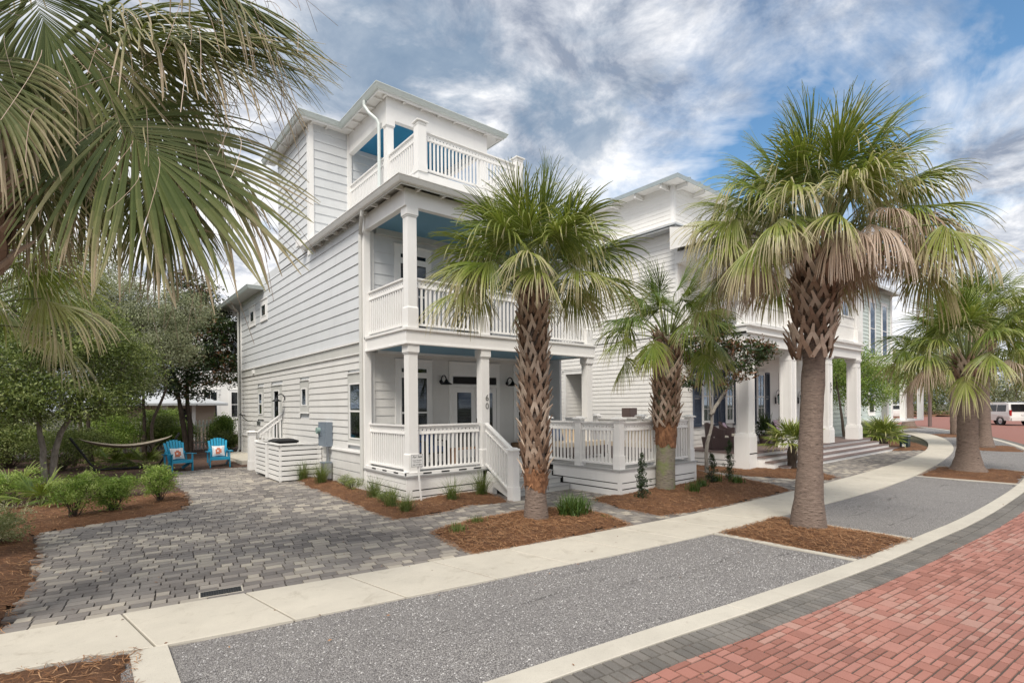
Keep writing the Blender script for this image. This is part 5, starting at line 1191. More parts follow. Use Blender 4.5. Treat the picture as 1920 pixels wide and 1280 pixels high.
# ================================================================ PALMS
def nrm_(v): return v/(np.linalg.norm(v, axis=-1, keepdims=True)+1e-9)
def fan(mb, P, d, up, Rl, spread=115, nseg=46, g=.6, fold=.35, costa=.22, rnd=.45, tip=.35, wid=1.0, split=.5, tipw=.0, limp=.15):
    """costapalmate leaf: pleated segments round the hub, joined for the inner half, tips free and hanging"""
    P = np.array(P, float); d = nrm_(np.array(d, float)); up = np.array(up, float); s = nrm_(np.cross(d, up)); n = np.cross(s, d)
    phi = np.radians(np.linspace(-spread, spread, nseg)+RNG.normal(0, .8, nseg)); dphi = math.radians(2*spread/nseg)
    c, sn = np.cos(phi)[:, None], np.sin(phi)[:, None]
    dirs = nrm_(d*c+s*sn-n*fold*np.abs(sn)**1.5+n*RNG.normal(0, .03, nseg)[:, None])
    Lk = Rl*(1-.34*(np.abs(phi)/math.radians(spread))**1.6)*RNG.uniform(.9, 1.07, nseg)
    org = P+d*(costa*Rl*np.maximum(np.cos(phi), 0)**2)[:, None]-n*(costa*Rl*.3*np.maximum(np.cos(phi), 0)**2)[:, None]
    T = np.array([0, .16, .33, .48, .60, .71, .81, .90, 1.0]); k = len(T)
    gk = g*RNG.uniform(.6, 1.4, nseg)[:, None]; lim = RNG.random(nseg) < limp; gk[lim] = gk[lim]*2.2+1.1; pos = [org]; cur = org; ds = [dirs]; sway = RNG.normal(0, .10, (nseg, 3)); sway[:, 2] = 0
    for i in range(1, k):
        tm = (T[i]+T[i-1])/2; di = nrm_(dirs+np.array([0, 0, -1.])*gk*tm**2.0*1.9+sway*tm**3*2.2); cur = cur+di*(Lk*(T[i]-T[i-1]))[:, None]; pos.append(cur); ds.append(di)
    V = np.zeros((nseg, k, 3, 3))
    for i in range(k):
        side = nrm_(np.cross(ds[i], n)+1e-6); t = T[i]
        w = np.tan(dphi/2)*np.minimum(t, split)*Lk*1.04*wid
        w = w*(1 if t <= split else max(0, (1-t)/(1-split))**.75+ tipw)+.0025
        V[:, i, 0] = pos[i]-side*w[:, None]; V[:, i, 2] = pos[i]+side*w[:, None]; V[:, i, 1] = pos[i]+n*(w*.75)[:, None]
    base = np.arange(nseg)[:, None, None]*(k*3)
    f = []
    for i in range(k-1):
        a = i*3; f += [[a, a+3, a+4, a+1], [a+1, a+4, a+5, a+2]]
    F = base+np.array(f)[None]
    r = np.clip(rnd+RNG.normal(0, .09, nseg)[:, None]+tip*np.repeat(np.maximum(0, T[:-1]-.35), 2)[None]*1.2+np.tile([0.0, .05], k-1)[None]+lim[:, None]*np.repeat(np.maximum(0, T[:-1]-.4), 2)[None]*.7, 0, 1)
    mb.add(V.reshape(-1, 3), F.reshape(-1, 4), r.reshape(-1))
def petiole(mb, a, b, sag=.08, r0=.022, r1=.010):
    a, b = np.array(a, float), np.array(b, float); L_ = np.linalg.norm(b-a); pts = []
    for f in np.linspace(0, 1, 7): p = a+(b-a)*f; p[2] += sag*L_*4*f*(1-f); pts.append(p)
    mb.tube(pts, np.linspace(r0, r1, 7), 5, cap=False)
    return nrm_(pts[-1]-pts[-2])
def boots(name, parent, cx, cy, z0, z1, r0, r1, seed, size=1., rows=None, lean=(0, 0), out_=1., per=8):
    rg = random.Random(seed); mb = MB(); z = z0; k = 0
    while z < z1:
        f = (z-z0)/(z1-z0); r = r0+(r1-r0)*f; ox = cx+lean[0]*f; oy = cy+lean[1]*f
        for j in range(per):
            th = 2*math.pi*(j+.5*(k % 2))/per+rg.uniform(-.10, .10); hh = .24*size*rg.uniform(.78, 1.22); da = math.pi/per*1.02
            def cyl(a, rad, zz): return (ox+rad*math.cos(a), oy+rad*math.sin(a), zz)
            rn = rg.random()
            if rg.random() < .07: continue
            hh *= rg.choice((1, 1, 1, .8)); ap = cyl(th, r+.065*size*out_, z+hh)
            for sg in (-1, 1):
                a0 = cyl(th+sg*da, r+.0, z); am = cyl(th+sg*da*.45, r+.04*size*out_, z+hh*.55); upv = (math.cos(th), math.sin(th), 0)
                mb.beam(a0, am, .055*size, .020, up=upv, rnd=rn); mb.beam(am, ap, .055*size, .022, up=upv, rnd=min(1, rn+.1), w2=.045*size)
            e = cyl(th+rg.uniform(-.12, .12), r+(.11+.04*rg.random())*size*out_, z+hh+.10*size)
            mb.beam(ap, e, .05*size, .024, up=(math.cos(th), math.sin(th), 0), rnd=min(1, rn+.2), w2=.028*size, h2=.008)
        z += .118*size; k += 1
    return mb.build(name, M['boot'], parent)
def palm(x, y, label, H_=4, r=.2, rtop=.2, zb=1, rboot=.26, nleaf=30, pet=1.1, Rl=1.0, seed=1, lean=(0, 0), emax=84, emin=-35, dead=0, old=.25, bark='ptrunk', peel=None, group='cabbage palms along the street', g0=.25, g1=1.3, nseg=44, bsize=1., fl=0, flare=.0, bz0=None, tipb=.3, name='palm_tree', drop=24, rn=.36, per=8, split=.40, wid=.9, limp=.22, dlo=-66, dhi=-28):
    global RNG
    RNG = np.random.default_rng(seed); rg = random.Random(seed)
    t_ = thing(name, (x, y, 0), label, 'palm tree', group)
    lx, ly = lean; C0 = np.array([x+lx, y+ly, H_])
    m = MB(); zs_ = np.linspace(-.05, H_, 26); pts = [(x+lx*(z/H_)**1.3 if z > 0 else x, y+ly*(z/H_)**1.3 if z > 0 else y, z) for z in zs_]
    rad = [(r+flare*max(0, 1-z/.8)**2.2+(rtop-r)*min(1, max(0, z)/min(zb, 1.7))**.7)*(1+.025*math.sin(z*23)+rg.uniform(-.015, .015)) for z in zs_]
    m.tube(pts, rad, 18, jit=.03); m.build('trunk', M[bark], t_, smooth=True)
    if peel:
        m = MB(); n_ = 22; V = []
        jb = [rg.uniform(-.12, .04) for _ in range(n_)]; jt = [rg.uniform(-.03, .12) for _ in range(n_)]
        for q in range(9):
            for j in range(n_):
                a_ = 6.2832*j/n_; z = peel[0]+(peel[1]-peel[0])*q/8+jb[j]*(1-q/8)+jt[j]*q/8; rr_ = r+(rtop-r)*min(1, z/min(zb, 1.7))**.7+.004+.022*math.sin(math.pi*q/8)+rg.uniform(-.006, .014)
                V.append((x+lx*(z/H_)**1.3+rr_*math.cos(a_), y+ly*(z/H_)**1.3+rr_*math.sin(a_), z))
        m.add(V, [[q*n_+j, q*n_+(j+1) % n_, (q+1)*n_+(j+1) % n_, (q+1)*n_+j] for q in range(8) for j in range(n_)])
        for _ in range(46):     # shreds of old bark
            a_ = rg.uniform(0, 6.28); z = rg.uniform(peel[0], peel[1]+.1); c_ = (math.cos(a_), math.sin(a_)); rr_ = r+.015; z2 = z+rg.uniform(-.14, .14); a2 = a_+rg.uniform(-.25, .25)
            m.beam((x+rr_*c_[0], y+rr_*c_[1], z), (x+(rr_+rg.uniform(.01, .06))*math.cos(a2), y+(rr_+rg.uniform(.01, .06))*math.sin(a2), z2), .022, .006, up=(c_[0], c_[1], 0), w2=.006)
        m.build('peeled_bark', M['fresh'], t_)
    if rboot: boots('leaf_bases', t_, x+lx*.3, y+ly*.3, zb if bz0 is None else bz0, H_+.05, rboot*.86, rboot*.92, seed, bsize, lean=(lx*.7, ly*.7), per=per)
    cr, cp, dd = MB(), MB(), MB()
    tot = nleaf+dead
    for i in range(tot):
        az = i*2.39996+rg.uniform(-.25, .25)
        f = i/(nleaf-1) if i < nleaf else 1
        el = emax+(emin-emax)*f**1.15+rg.uniform(-7, 7) if i < nleaf else rg.uniform(dlo, dhi)
        e = R(el); hd = np.array([math.cos(az), math.sin(az), 0]); pl = pet*rg.uniform(.85, 1.12)*(.84+.2*f if i < nleaf else .8)
        start = C0+hd*.10+np.array([0, 0, .15*(1-f)-.15*f]); dv = hd*math.cos(e)+np.array([0, 0, math.sin(e)])
        hub = start+dv*pl; pd = petiole(cp, start, hub, .05+.05*f)
        e2 = e-R(drop+26*f+rg.uniform(-8, 8)); dv2 = hd*math.cos(e2)+np.array([0, 0, math.sin(e2)]); upn = -hd*math.sin(e2)+np.array([0, 0, math.cos(e2)])
        sd_ = np.cross(dv2, upn); upn = nrm_(upn+sd_*rg.uniform(-.7, .7))
        isold = i >= nleaf
        if isold: fan(dd, hub, dv2, upn, Rl*rg.uniform(.75, .95), 100, int(nseg*.8), g=3.2, fold=.5, rnd=.5+rg.uniform(-.25, .25), tip=.3, wid=.7, split=.35)
        else:
            o_ = f > 1-old
            fan(cr, hub, dv2, upn, Rl*rg.uniform(.9, 1.1), 112 if f > .15 else 70, nseg, g=g0+(g1-g0)*f, fold=.25+.5*f, rnd=rn+rg.uniform(-.12, .12)+(.18 if o_ else 0), tip=tipb+(.25 if o_ else 0), split=split, wid=wid, limp=limp*(.4+1.2*f))
    cp.build('leaf_stalks', M['petiole'], t_, smooth=True); cr.build('crown', M['palm'], t_)
    if dead: dd.build('withered_fronds', M['palm_dead'], t_)
    if fl:
        m = MB()
        for i in range(fl):
            az = rg.uniform(0, 6.28); hd = np.array([math.cos(az), math.sin(az), 0]); p0 = C0+hd*.08
            pts = [p0+hd*(1.1*f**1.2)+np.array([0, 0, 1.3*f-.9*f*f]) for f in np.linspace(0, 1, 8)]; m.tube(pts, np.linspace(.012, .004, 8), 4, cap=False, rnd=.7)
            for q in pts[2:]:
                for _ in range(7):
                    a2 = rg.uniform(0, 6.28); l2 = rg.uniform(.12, .3); e_ = q+np.array([math.cos(a2)*l2, math.sin(a2)*l2, rg.uniform(-.15, .12)]); m.tube([q, (q+e_)/2+np.array([0, 0, .03]), e_], [.004, .004, .002], 3, cap=False, rnd=rg.uniform(.6, 1))
        m.build('flower_stalks', M['bright'], t_)
    return t_
palm(5.99, 6.74, 'slender green palm with criss-cross bark rising in front of the porch steps', 3.98, .195, .165, 1.2, .215, 44, 1.02, .92, seed=11, peel=(.62, .95), fl=5, emin=10, flare=.03, rn=.43, bz0=.85, lean=(-.02, .02), drop=10, g0=.12, g1=.75, nseg=60)
palm(10.33, 7.16, 'mid-sized palm with mossy trunk foot beside the side deck corner', 3.55, .215, .215, 1.5, .285, 30, .95, .80, seed=23, bark='ptrunk_moss', peel=(1.12, 1.60), emin=-22, lean=(.10, -.02), bsize=1.05, bz0=1.5, rn=.32, g0=.12, g1=1.0, drop=14, nseg=56)
palm(8.81, 3.49, 'biggest palm, thick smooth trunk in the kerbside mulch with hanging pinkish dry fronds', 4.45, .225, .165, 2.9, .30, 66, 1.42, .94, seed=35, dead=24, emin=-2, lean=(.62, .04), flare=.06, bsize=1.15, old=.5, g0=.2, g1=1.0, rn=.45, bz0=2.72, tipb=.5, drop=14, nseg=64, per=8, limp=.42, dlo=-2, dhi=28)
palm(19.55, 3.46, 'stout palm with flared trunk foot, second along the kerb', 3.05, .28, .23, 2.6, .27, 40, 1.35, 1.0, seed=47, dead=4, dlo=-5, dhi=20, emin=-4, flare=.2, old=.3, g0=.2, g1=1.1, rn=.40, bsize=1.3, drop=12, nseg=50)
palm(30.21, 4.77, 'tall palm behind the stout kerbside palm, bark rough near the top', 5.4, .24, .2, 3.1, .27, 38, 1.45, 1.2, seed=59, dead=4, dlo=-5, dhi=20, emin=-6, flare=.14, lean=(-.5, 0), bsize=1.5, old=.2, rn=.45, drop=12, nseg=44)
palm(41.0, 7.8, 'far palm between the stout palm and the white house', 4.6, .28, .28, 3.6, .33, 26, 1.3, 1.15, seed=61, emin=-15, dead=2, old=.3, nseg=30, rn=.45)
palm(52.0, 12.9, 'farthest palm trunk near the white pickup', 5.2, .38, .35, 4.2, .42, 26, 1.5, 1.3, seed=71, emin=-20, dead=3, flare=.2, old=.3, nseg=30, rn=.45)
palm(60.0, 3.5, 'far palm at the right edge behind the white SUV', 5.0, .3, .3, 4.2, .36, 30, 1.4, 1.35, seed=77, emin=-15, dead=3, old=.3, nseg=30, rn=.5)
palm(-1.42, 9.53, 'yellow-green palm at the left edge, its fans hanging over the shrubs', 3.15, .2, .2, .8, .26, 30, 1.2, .9, seed=83, emin=8, g0=.4, g1=1.2, drop=12, rn=.50, tipb=.35, fl=0, nseg=56, limp=.2)
# the near palm whose crown fills the upper left
NP = thing('palm_tree', (-.88, 6.7, 0), 'nearest palm, huge frayed fans overhanging from the upper left corner', 'palm tree', 'cabbage palms along the street')
RNG = np.random.default_rng(5)
m = MB(); m.tube([(-.90, 6.72, z) for z in np.linspace(-.05, 4.6, 20)], [.18]*20, 16, jit=.03); m.build('trunk', M['ptrunk'], NP, smooth=True)
boots('leaf_bases', NP, -.82, 6.65, 3.25, 4.5, .24, .27, 91, 1.25, out_=1.3)
cr, cp, dd = MB(), MB(), MB()
C0 = np.array([-.75, 6.58, 4.5])
LEAVES = [
    ((0.209, 5.371, 4.363), (0.532, -0.629, -0.567), 1.62, 115), ((0.319, 5.668, 5.259), (0.832, -0.543, 0.115), 1.5, 75),
    ((-0.301, 5.656, 5.357), (0.209, -0.302, -0.93), 1.35, 100), ((-0.458, 6.686, 4.304), (0.329, -0.138, -0.934), .9, 80),
    ((0.535, 6.266, 4.302), (0.173, -0.012, -0.985), 1.0, 85), ((0.326, 6.178, 5.406), (0.313, 0.003, -0.95), 1.3, 90),
    ((0.649, 5.4, 5.852), (0.715, -0.581, -0.389), 1.4, 80), ((-0.651, 5.554, 4.568), (0.266, -0.483, -0.834), .95, 100),
    ((-0.016, 6.842, 4.513), (0.042, 0.225, -0.974), .9, 85), ((-0.521, 6.866, 5.137), (0.542, -0.307, -0.782), 1.05, 95),
    ((0.45, 6.0, 4.75), (0.75, -.45, -.45), 1.3, 85), ((0.1, 6.2, 5.6), (.75, -.3, .3), 1.4, 75),
    ((-1.9, 6.2, 4.6), (-.7, -.2, -.7), 1.4, 110), ((-1.6, 7.5, 5.0), (-.5, .6, -.6), 1.4, 110), ((-.9, 6.9, 6.1), (.1, .2, .97), 1.3, 90), ((-1.4, 5.8, 5.6), (-.4, -.6, .1), 1.4, 100), ((-.3, 7.6, 5.4), (.3, .8, -.5), 1.3, 100)]
camv = np.array([0, 0, 2.0])
for i, (h, d, R_, sp) in enumerate(LEAVES):
    h = np.array(h); d = np.array(d); petiole(cp, C0+(h-C0)*.08, h, .07, .028, .014)
    out2 = nrm_(h-C0); upn = nrm_(np.array([0, 0, 1.])+out2*.9+RNG.normal(0, .15, 3))
    if i in (0, 3, 4, 5, 7, 8, 9, 2): upn = nrm_(np.array([-.55, -.75, .45])+out2*.3+RNG.normal(0, .12, 3))
    fan(cr, h, d, upn, R_, sp, 98 if i < 12 else 50, g=.35 if i in (0, 1, 6) else .8, fold=.2, costa=.2, rnd=.36+(.12 if i % 2 else 0)+RNG.uniform(-.05, .05), tip=.6, split=.46, tipw=.02, wid=1.3, limp=.28)
cp.build('leaf_stalks', M['petiole'], NP, smooth=True)
m = cr    # loose fibres hanging from the frayed fans
for (h, d, R_, sp) in LEAVES[:7]:
    h = np.array(h); d = nrm_(np.array(d))
    for k in range(34):
        v = nrm_(d+RNG.normal(0, .5, 3)); p = h+v*R_*RNG.uniform(.45, .9); l_ = RNG.uniform(.2, .6); cu = RNG.normal(0, .22, 3)
        pts = [p+v*l_*f*.5+np.array([0, 0, -1.])*l_*f*f*.8+cu*f*f for f in np.linspace(0, 1, 6)]; m.tube(pts, [.0022]*6, 3, cap=False, rnd=RNG.uniform(.3, 1), mi=1)
cr.build('crown', [M['palm_old'], M['palm_dead']], NP)
# the dwarf palms in the beds
def palmetto(x, y, lab, h=.35, n=12, Rl=.5, pet=.35, seed=1, trunk=.09, gname=None, mat='palm', rn=.5, name='palmetto'):
    global RNG
    RNG = np.random.default_rng(seed); rg = random.Random(seed); t_ = thing(name, (x, y, 0), lab, 'dwarf palm', gname)
    if trunk: m = MB(); m.tube([(x, y, z) for z in np.linspace(0, h, 5)], [trunk, trunk*.9, trunk*1.1, trunk, trunk*.7], 10, jit=.15); m.build('trunk', M['bark'], t_)
    cr, cp = MB(), MB()
    for i in range(n):
        az = i*2.4+rg.uniform(-.3, .3); f = i/(n-1); e = R(80-75*f); hd = np.array([math.cos(az), math.sin(az), 0]); dv = hd*math.cos(e)+np.array([0, 0, math.sin(e)])
        s0 = np.array([x, y, h]); hub = s0+dv*pet; petiole(cp, s0, hub, .03, .008, .005); e2 = e-R(12); fan(cr, hub, hd*math.cos(e2)+np.array([0, 0, math.sin(e2)]), -hd*math.sin(e2)+np.array([0, 0, math.cos(e2)]), Rl*rg.uniform(.85, 1.1), 80, 20, g=.25, fold=.2, rnd=rn+rg.uniform(-.1, .1), tip=.2)
    cp.build('leaf_stalks', M['petiole'], t_); cr.build('crown', M[mat], t_); return t_
pm = palmetto(16.6, 7.02, 'dwarf fan palm with white blossom before the white house steps', .72, 22, .52, .36, 3, .13)
RNG = np.random.default_rng(8)
def blobs(mb, c, r, n, s, rlo=0, rhi=1):
    """n small leaf faces scattered in an ellipsoid"""
    c = np.array(c); P = nrm_(RNG.normal(0, 1, (n, 3)))*(RNG.uniform(.2, 1, n)**(1/2.2))[:, None]*np.array(r)+c
    leaves(mb, P, s, RNG.uniform(rlo, rhi, n))
def leaves(mb, P, s, rnd, asp=.42, upb=.5):
    n = len(P); a = nrm_(RNG.normal(0, 1, (n, 3))); nn = nrm_(RNG.normal(0, 1, (n, 3))+np.array([0, 0, upb])); b = nrm_(np.cross(nn, a)); a = np.cross(b, nn)
    sz = s*RNG.uniform(.6, 1.3, n)[:, None]; V = np.stack([P-a*sz*.5, P+b*sz*asp*.5+nn*sz*.06, P+a*sz*.5-nn*sz*.05, P-b*sz*asp*.5+nn*sz*.06], 1)
    mb.add(V.reshape(-1, 3), (np.arange(n)*4)[:, None]+np.arange(4)[None], rnd)
m = MB(); blobs(m, (16.65, 6.85, .98), (.30, .22, .16), 160, .05); m.build('blossom', M['flower'], pm)
palmetto(27.0, 7.6, 'low spreading fan palm at the right end of the white house steps', .45, 22, .62, .40, 5, .16)
for i, (x, y) in enumerate(((.7, 21.6), (1.2, 22.2), (1.6, 21.5), (-.7, 14.2), (-1.2, 15.8), (.4, 24.5))):
    palmetto(x, y, ('saw palmetto fan under the left end of the hammock', 'saw palmetto fan just behind the middle of the hammock', 'saw palmetto fan under the right end of the hammock', 'small palmetto shoot at the foot of the oak trunk', 'dark palmetto left of the oak trunk among shrubs', 'palmetto deep in the garden behind the hammock')[i], .05, 8, .5, .3, 100+i, 0, 'palmettos in the shaded garden', 'palm', .4)

# ================================================================ TREES AND SHRUBS
def crownmass(mb, ells, ncl, per, size, sig, rlo=.15, rhi=.85, hang=0, shell=.45, asp=.42, seedtwig=None):
    vol = np.array([e[3]*e[4]*e[5] for e in ells]); pr = vol**.8/np.sum(vol**.8); cs = []
    for e, p in zip(ells, pr):
        k = max(2, int(ncl*p)); d = nrm_(RNG.normal(0, 1, (k, 3))); rr_ = RNG.uniform(shell, 1, k)**.7; cs.append(np.array(e[:3])+d*rr_[:, None]*np.array(e[3:6]))
    cs = np.concatenate(cs); k = len(cs); tone = RNG.uniform(rlo, rhi, k)
    off = RNG.normal(0, 1, (k, per, 3))*sig*RNG.uniform(.6, 1.4, (k, 1, 1))*np.array([1, 1, .6]); P = (cs[:, None]+off)
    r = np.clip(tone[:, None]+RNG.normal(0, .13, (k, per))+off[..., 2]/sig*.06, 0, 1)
    leaves(mb, P.reshape(-1, 3), size, r.reshape(-1), asp); return cs
def tree(name, x, y, lab, ells, trunks, ncl=220, per=60, size=.06, sig=.22, mat='oak', bark='bark', rlo=.15, rhi=.85, seed=0, cat='tree', grp=None, tw=.5, r0=.09, shell=.45, asp=.42, crown='crown'):
    global RNG
    RNG = np.random.default_rng(seed); rg = random.Random(seed); t_ = thing(name, (x, y, 0), lab, cat, grp)
    m = MB(); cs = crownmass(m, ells, ncl, per, size, sig, rlo, rhi, shell=shell, asp=asp); m.build(crown, M[mat], t_)
    m = MB(); nodes = []
    for tr in trunks:
        P_ = densify([p for p in tr], 5) if len(tr) > 2 else np.linspace(tr[0], tr[-1], 8)
        if P_.shape[1] == 2: pass
        P_ = P_+RNG.normal(0, .008, P_.shape); m.tube(P_, np.linspace(r0, r0*.35, len(P_)), 9, jit=.08); nodes += list(P_[len(P_)//2:])
    for e in ells:
        a = min(nodes, key=lambda q: np.linalg.norm(q-np.array(e[:3]))); b = np.array(e[:3]); mid = (a+b)/2+RNG.normal(0, .12, 3); pts = [a, a*.5+mid*.5+RNG.normal(0, .04, 3), mid, b]; m.tube(pts, [r0*.4, r0*.34, r0*.26, r0*.12], 6); nodes += [mid, b]
    nd_ = np.array(nodes)
    for c in cs[::max(1, int(1/tw))]:
        j = np.argmin(np.linalg.norm(nd_-c, axis=1)); a = nd_[j]; mid = (a+c)/2+RNG.normal(0, .06, 3); m.tube([a, mid, c], [r0*.11, r0*.08, r0*.03], 4, cap=False)
    m.build('trunk', M[bark], t_, smooth=True); return t_
Z = np.array
tree('oak_tree', -.76, 18.4, 'twin-trunked scrub oak with pale bark behind the bright green shrubs', [(-.1, 18.1, 3.9, 1.2, 1.0, 1.0), (-1.3, 18.2, 3.0, 1.2, 1.0, 1.0), (.75, 18.5, 3.2, .95, .8, .8), (-.5, 17.6, 2.3, 1.2, .8, .6), (-1.9, 17.5, 2.1, 1.0, .9, .7), (.3, 17.9, 2.2, .8, .6, .5)],
     [[(-.80, 18.35, 0), (-.85, 18.3, 1.0), (-.9, 18.3, 2.0), (-.6, 18.2, 3.4)], [(-.66, 18.4, 0), (-.55, 18.35, 1.2), (-.1, 18.2, 2.2), (.3, 18.2, 3.4)]], 700, 60, .085, .22, 'oak', 'barkpale', .05, .85, 201, r0=.085, grp='scrub oaks in the garden')
tree('oak_tree', -2.6, 20.5, 'dark scrub oak at the far left of the garden', [(-2.4, 20.5, 3.6, 1.6, 1.2, 1.4), (-3.8, 20, 3.0, 1.5, 1.2, 1.3), (-1.6, 21, 4.9, 1.4, 1.2, 1.1), (-3.2, 19.6, 1.6, 1.3, 1, .6)], [[(-2.6, 20.5, 0), (-2.3, 20.5, 1.4), (-2.8, 20.5, 2.4), (-2.4, 20.5, 3.8)], [(-2.9, 20.4, 0), (-3.3, 20.2, 1.4), (-3.7, 20, 3)]], 560, 70, .075, .26, 'oak', 'bark', .0, .7, 202, grp='scrub oaks in the garden')
tree('oak_tree', .3, 23.5, 'thin leaning oak rising behind the hammock', [(.7, 24, 6.0, 1.5, 1.2, 1.2), (-.6, 24, 5.2, 1.4, 1.2, 1.3), (-.2, 26, 7.6, 1.5, 1.2, 1.1), (.4, 23.2, 3.6, 1.1, .9, .8)], [[(.2, 23.5, 0), (.1, 23.5, 1.6), (.5, 23.6, 3.6), (.7, 24, 5.8)], [(-.3, 23.9, 0), (-.1, 23.8, 1.8), (-.5, 24, 4.6)]], 460, 60, .08, .28, 'greyleaf', 'bark', .1, .8, 203, r0=.08, grp='scrub oaks in the garden')
tree('juniper_tree', 1.9, 23.2, 'grey-green feathery tree between the oak and the dark magnolia', [(1.7, 23.1, 5.0, 1.2, .9, 1.0), (2.9, 23.3, 5.7, 1.1, .8, .8), (.8, 23.6, 5.9, 1.1, .9, .9), (2.2, 22.8, 4.2, 1.3, .8, .7), (1.4, 23, 3.2, .9, .8, .6)], [[(2.1, 23.6, 0), (1.95, 23.6, 1.4), (2.4, 23.5, 3), (2.0, 23.3, 5)]], 700, 70, .075, .20, 'greyleaf', 'bark', .15, 1., 204, asp=.3, r0=.07)
tree('magnolia_tree', 3.6, 26.9, 'dark glossy magnolia with rusty leaf undersides beside the grey house', [(4.15, 26.8, 5.0, 1.5, 1.2, 1.5), (3.7, 27.1, 7.3, .95, .9, .8), (4.7, 25.9, 3.7, .9, .9, .8), (3.2, 26.8, 4.0, 1.0, 1, 1.1), (4.9, 25.9, 5.5, .75, .7, .6), (3.9, 27, 6.3, 1.2, 1.1, .9), (3.6, 26.6, 2.9, 1.0, .9, .5)], [[(3.6, 26.9, 0), (3.62, 26.9, 1.2), (3.5, 26.9, 3), (3.8, 27, 7)], [(3.5, 26.9, 0), (3.25, 26.8, 2), (3.0, 26.8, 3.6)]], 520, 40, .15, .2, 'magnolia', 'bark', .0, 1, 205, r0=.13)
tree('dark_tree', 1.9, 27.5, 'shadowy dark tree filling the gap behind the grey-green tree', [(1.9, 27, 3.6, 1.5, 1.1, 1.1), (1.3, 29.5, 2.9, 1.6, 1.2, .9), (2.4, 27.5, 5.2, 1.2, 1.1, 1.1)], [[(2.0, 27.5, 0), (2.0, 27.5, 1.8), (1.9, 27, 3.6)]], 260, 45, .12, .22, 'magnolia', 'bark', .0, .6, 206)
tree('oak_tree', -5.5, 27, 'broad oak far at the back left of the garden', [(-5, 27, 5, 2.6, 2, 2), (-2, 29, 5.5, 2.4, 2, 2.2), (-8, 26, 4.5, 2.6, 2, 2.4), (-3.5, 28, 3, 2.4, 2, 1.2)], [[(-5, 27, 0), (-5, 27, 2), (-5.2, 27, 5)], [(-2.4, 29, 0), (-2.2, 29, 2.4), (-2, 29, 5)]], 620, 60, .12, .36, 'oak', 'bark', .1, .9, 207, r0=.14, grp='scrub oaks in the garden')
tree('oak_tree', 1.5, 33, 'pale leafy oak beyond the picket fence', [(1.5, 33, 5.5, 2.2, 1.6, 1.8), (-.8, 33, 4.6, 2, 1.6, 1.5), (3.2, 34, 5.8, 1.6, 1.5, 1.4)], [[(1.5, 33, 0), (1.4, 33, 2.5), (1.5, 33, 5)]], 300, 45, .12, .34, 'greyleaf', 'bark', .3, 1, 208, r0=.12, grp='scrub oaks in the garden')
# bright shrubs in the left bed
def shrub(x, y, lab, h, w, seed, mat='bright', size=.05, ncl=70, per=60, rlo=.25, rhi=1, stems=6, name='shrub', grp='bright green shrubs left of the court', z0=.0, sig=.065, asp=.3):
    global RNG
    RNG = np.random.default_rng(seed); t_ = thing(name, (x, y, 0), lab, 'shrub', grp)
    ells = [(x+RNG.uniform(-.3, .3)*w, y+RNG.uniform(-.3, .3)*w, z0+h*RNG.uniform(.5, .72), w*.36, w*.36, h*.25) for _ in range(6)]+[(x, y, z0+h*.45, w*.4, w*.4, h*.3)]
    m = MB(); cs = crownmass(m, ells, ncl, per, size, sig, rlo, rhi, shell=.5, asp=asp); m.build('foliage', M[mat], t_)
    m = MB()
    for c in cs[::4]:
        m.tube([(x+RNG.normal(0, .03), y+RNG.normal(0, .03), 0), (x*.6+c[0]*.4, y*.6+c[1]*.4, c[2]*.5), tuple(c)], [.010, .007, .003], 4, cap=False)
    m.build('stems', M['bark'], t_); return t_
shrub(-1.5, 15.2, 'bright green shrub leftmost in the row along the mulch bed', .85, 1.5, 301, ncl=110)
shrub(-.15, 12.35, 'bright green shrub second from the left, with leggy bare stems', .92, .72, 302, ncl=80)
shrub(.42, 12.55, 'bushy dark-based green shrub third in the row', .78, .62, 303, ncl=80, rlo=.05, rhi=.9)
shrub(1.22, 13.2, 'light green shrub at the right-hand tip of the mulch bed', .98, .68, 304, ncl=80)
shrub(.55, 14.6, 'low green shrub behind the row, between two taller shrubs', .6, .8, 305, ncl=70, rlo=.1, rhi=.7)
shrub(-1.05, 10.7, 'cream variegated shrub at the left edge above the straw', .62, .75, 306, 'varieg', .045, 110, 60, .2, 1, name='shrub')
shrub(-1.9, 12.6, 'green shrub at the left edge behind the variegated shrub', .8, .9, 307, ncl=80)
for i, (x, y, h, w_, lab) in enumerate(((2.6, 31.5, 2.2, 2.4, 'yellow-green bush in front of the tan garage'), (5.0, 28.4, 1.7, 1.0, 'narrow green bush against the picket fence'), (.6, 31.0, 1.9, 2.4, 'leafy bush left of the tan garage'), (5.2, 27.9, .9, .9, 'low green plant at the back corner of the grey house'), (-2.0, 24.5, 1.6, 2.4, 'dense undergrowth bush behind the twin-trunked oak'), (-3.6, 17.5, 1.4, 2.0, 'dark bush at the left edge under the oaks'), (.9, 27.5, 1.3, 2.0, 'pale bush behind the hammock'), (-.6, 22.3, 1.5, 2.2, 'low leafy thicket left of the hammock'), (-5.5, 22, 2.4, 3.6, 'tall thicket at the far left of the garden'), (3.3, 28.3, 1.5, 1.2, 'bush at the foot of the magnolia by the fence'), (-2.4, 27.8, 2.2, 3.2, 'broad thicket hiding the left stretch of fence'), (1.0, 28.3, 2.3, 2.0, 'rounded bush before the fence, behind the hammock'), (2.4, 28.4, 2.1, 1.5, 'rounded bush before the fence, left of the magnolia'))):
    shrub(x, y, lab, h, w_, 320+i, 'bright' if i in (0, 1, 2, 6, 9, 11) else 'oak', .09 if i < 5 else .07, 170, 60, .1, .95, sig=.16, grp='background garden bushes', asp=.42)
g = MB(); RNG = np.random.default_rng(9)
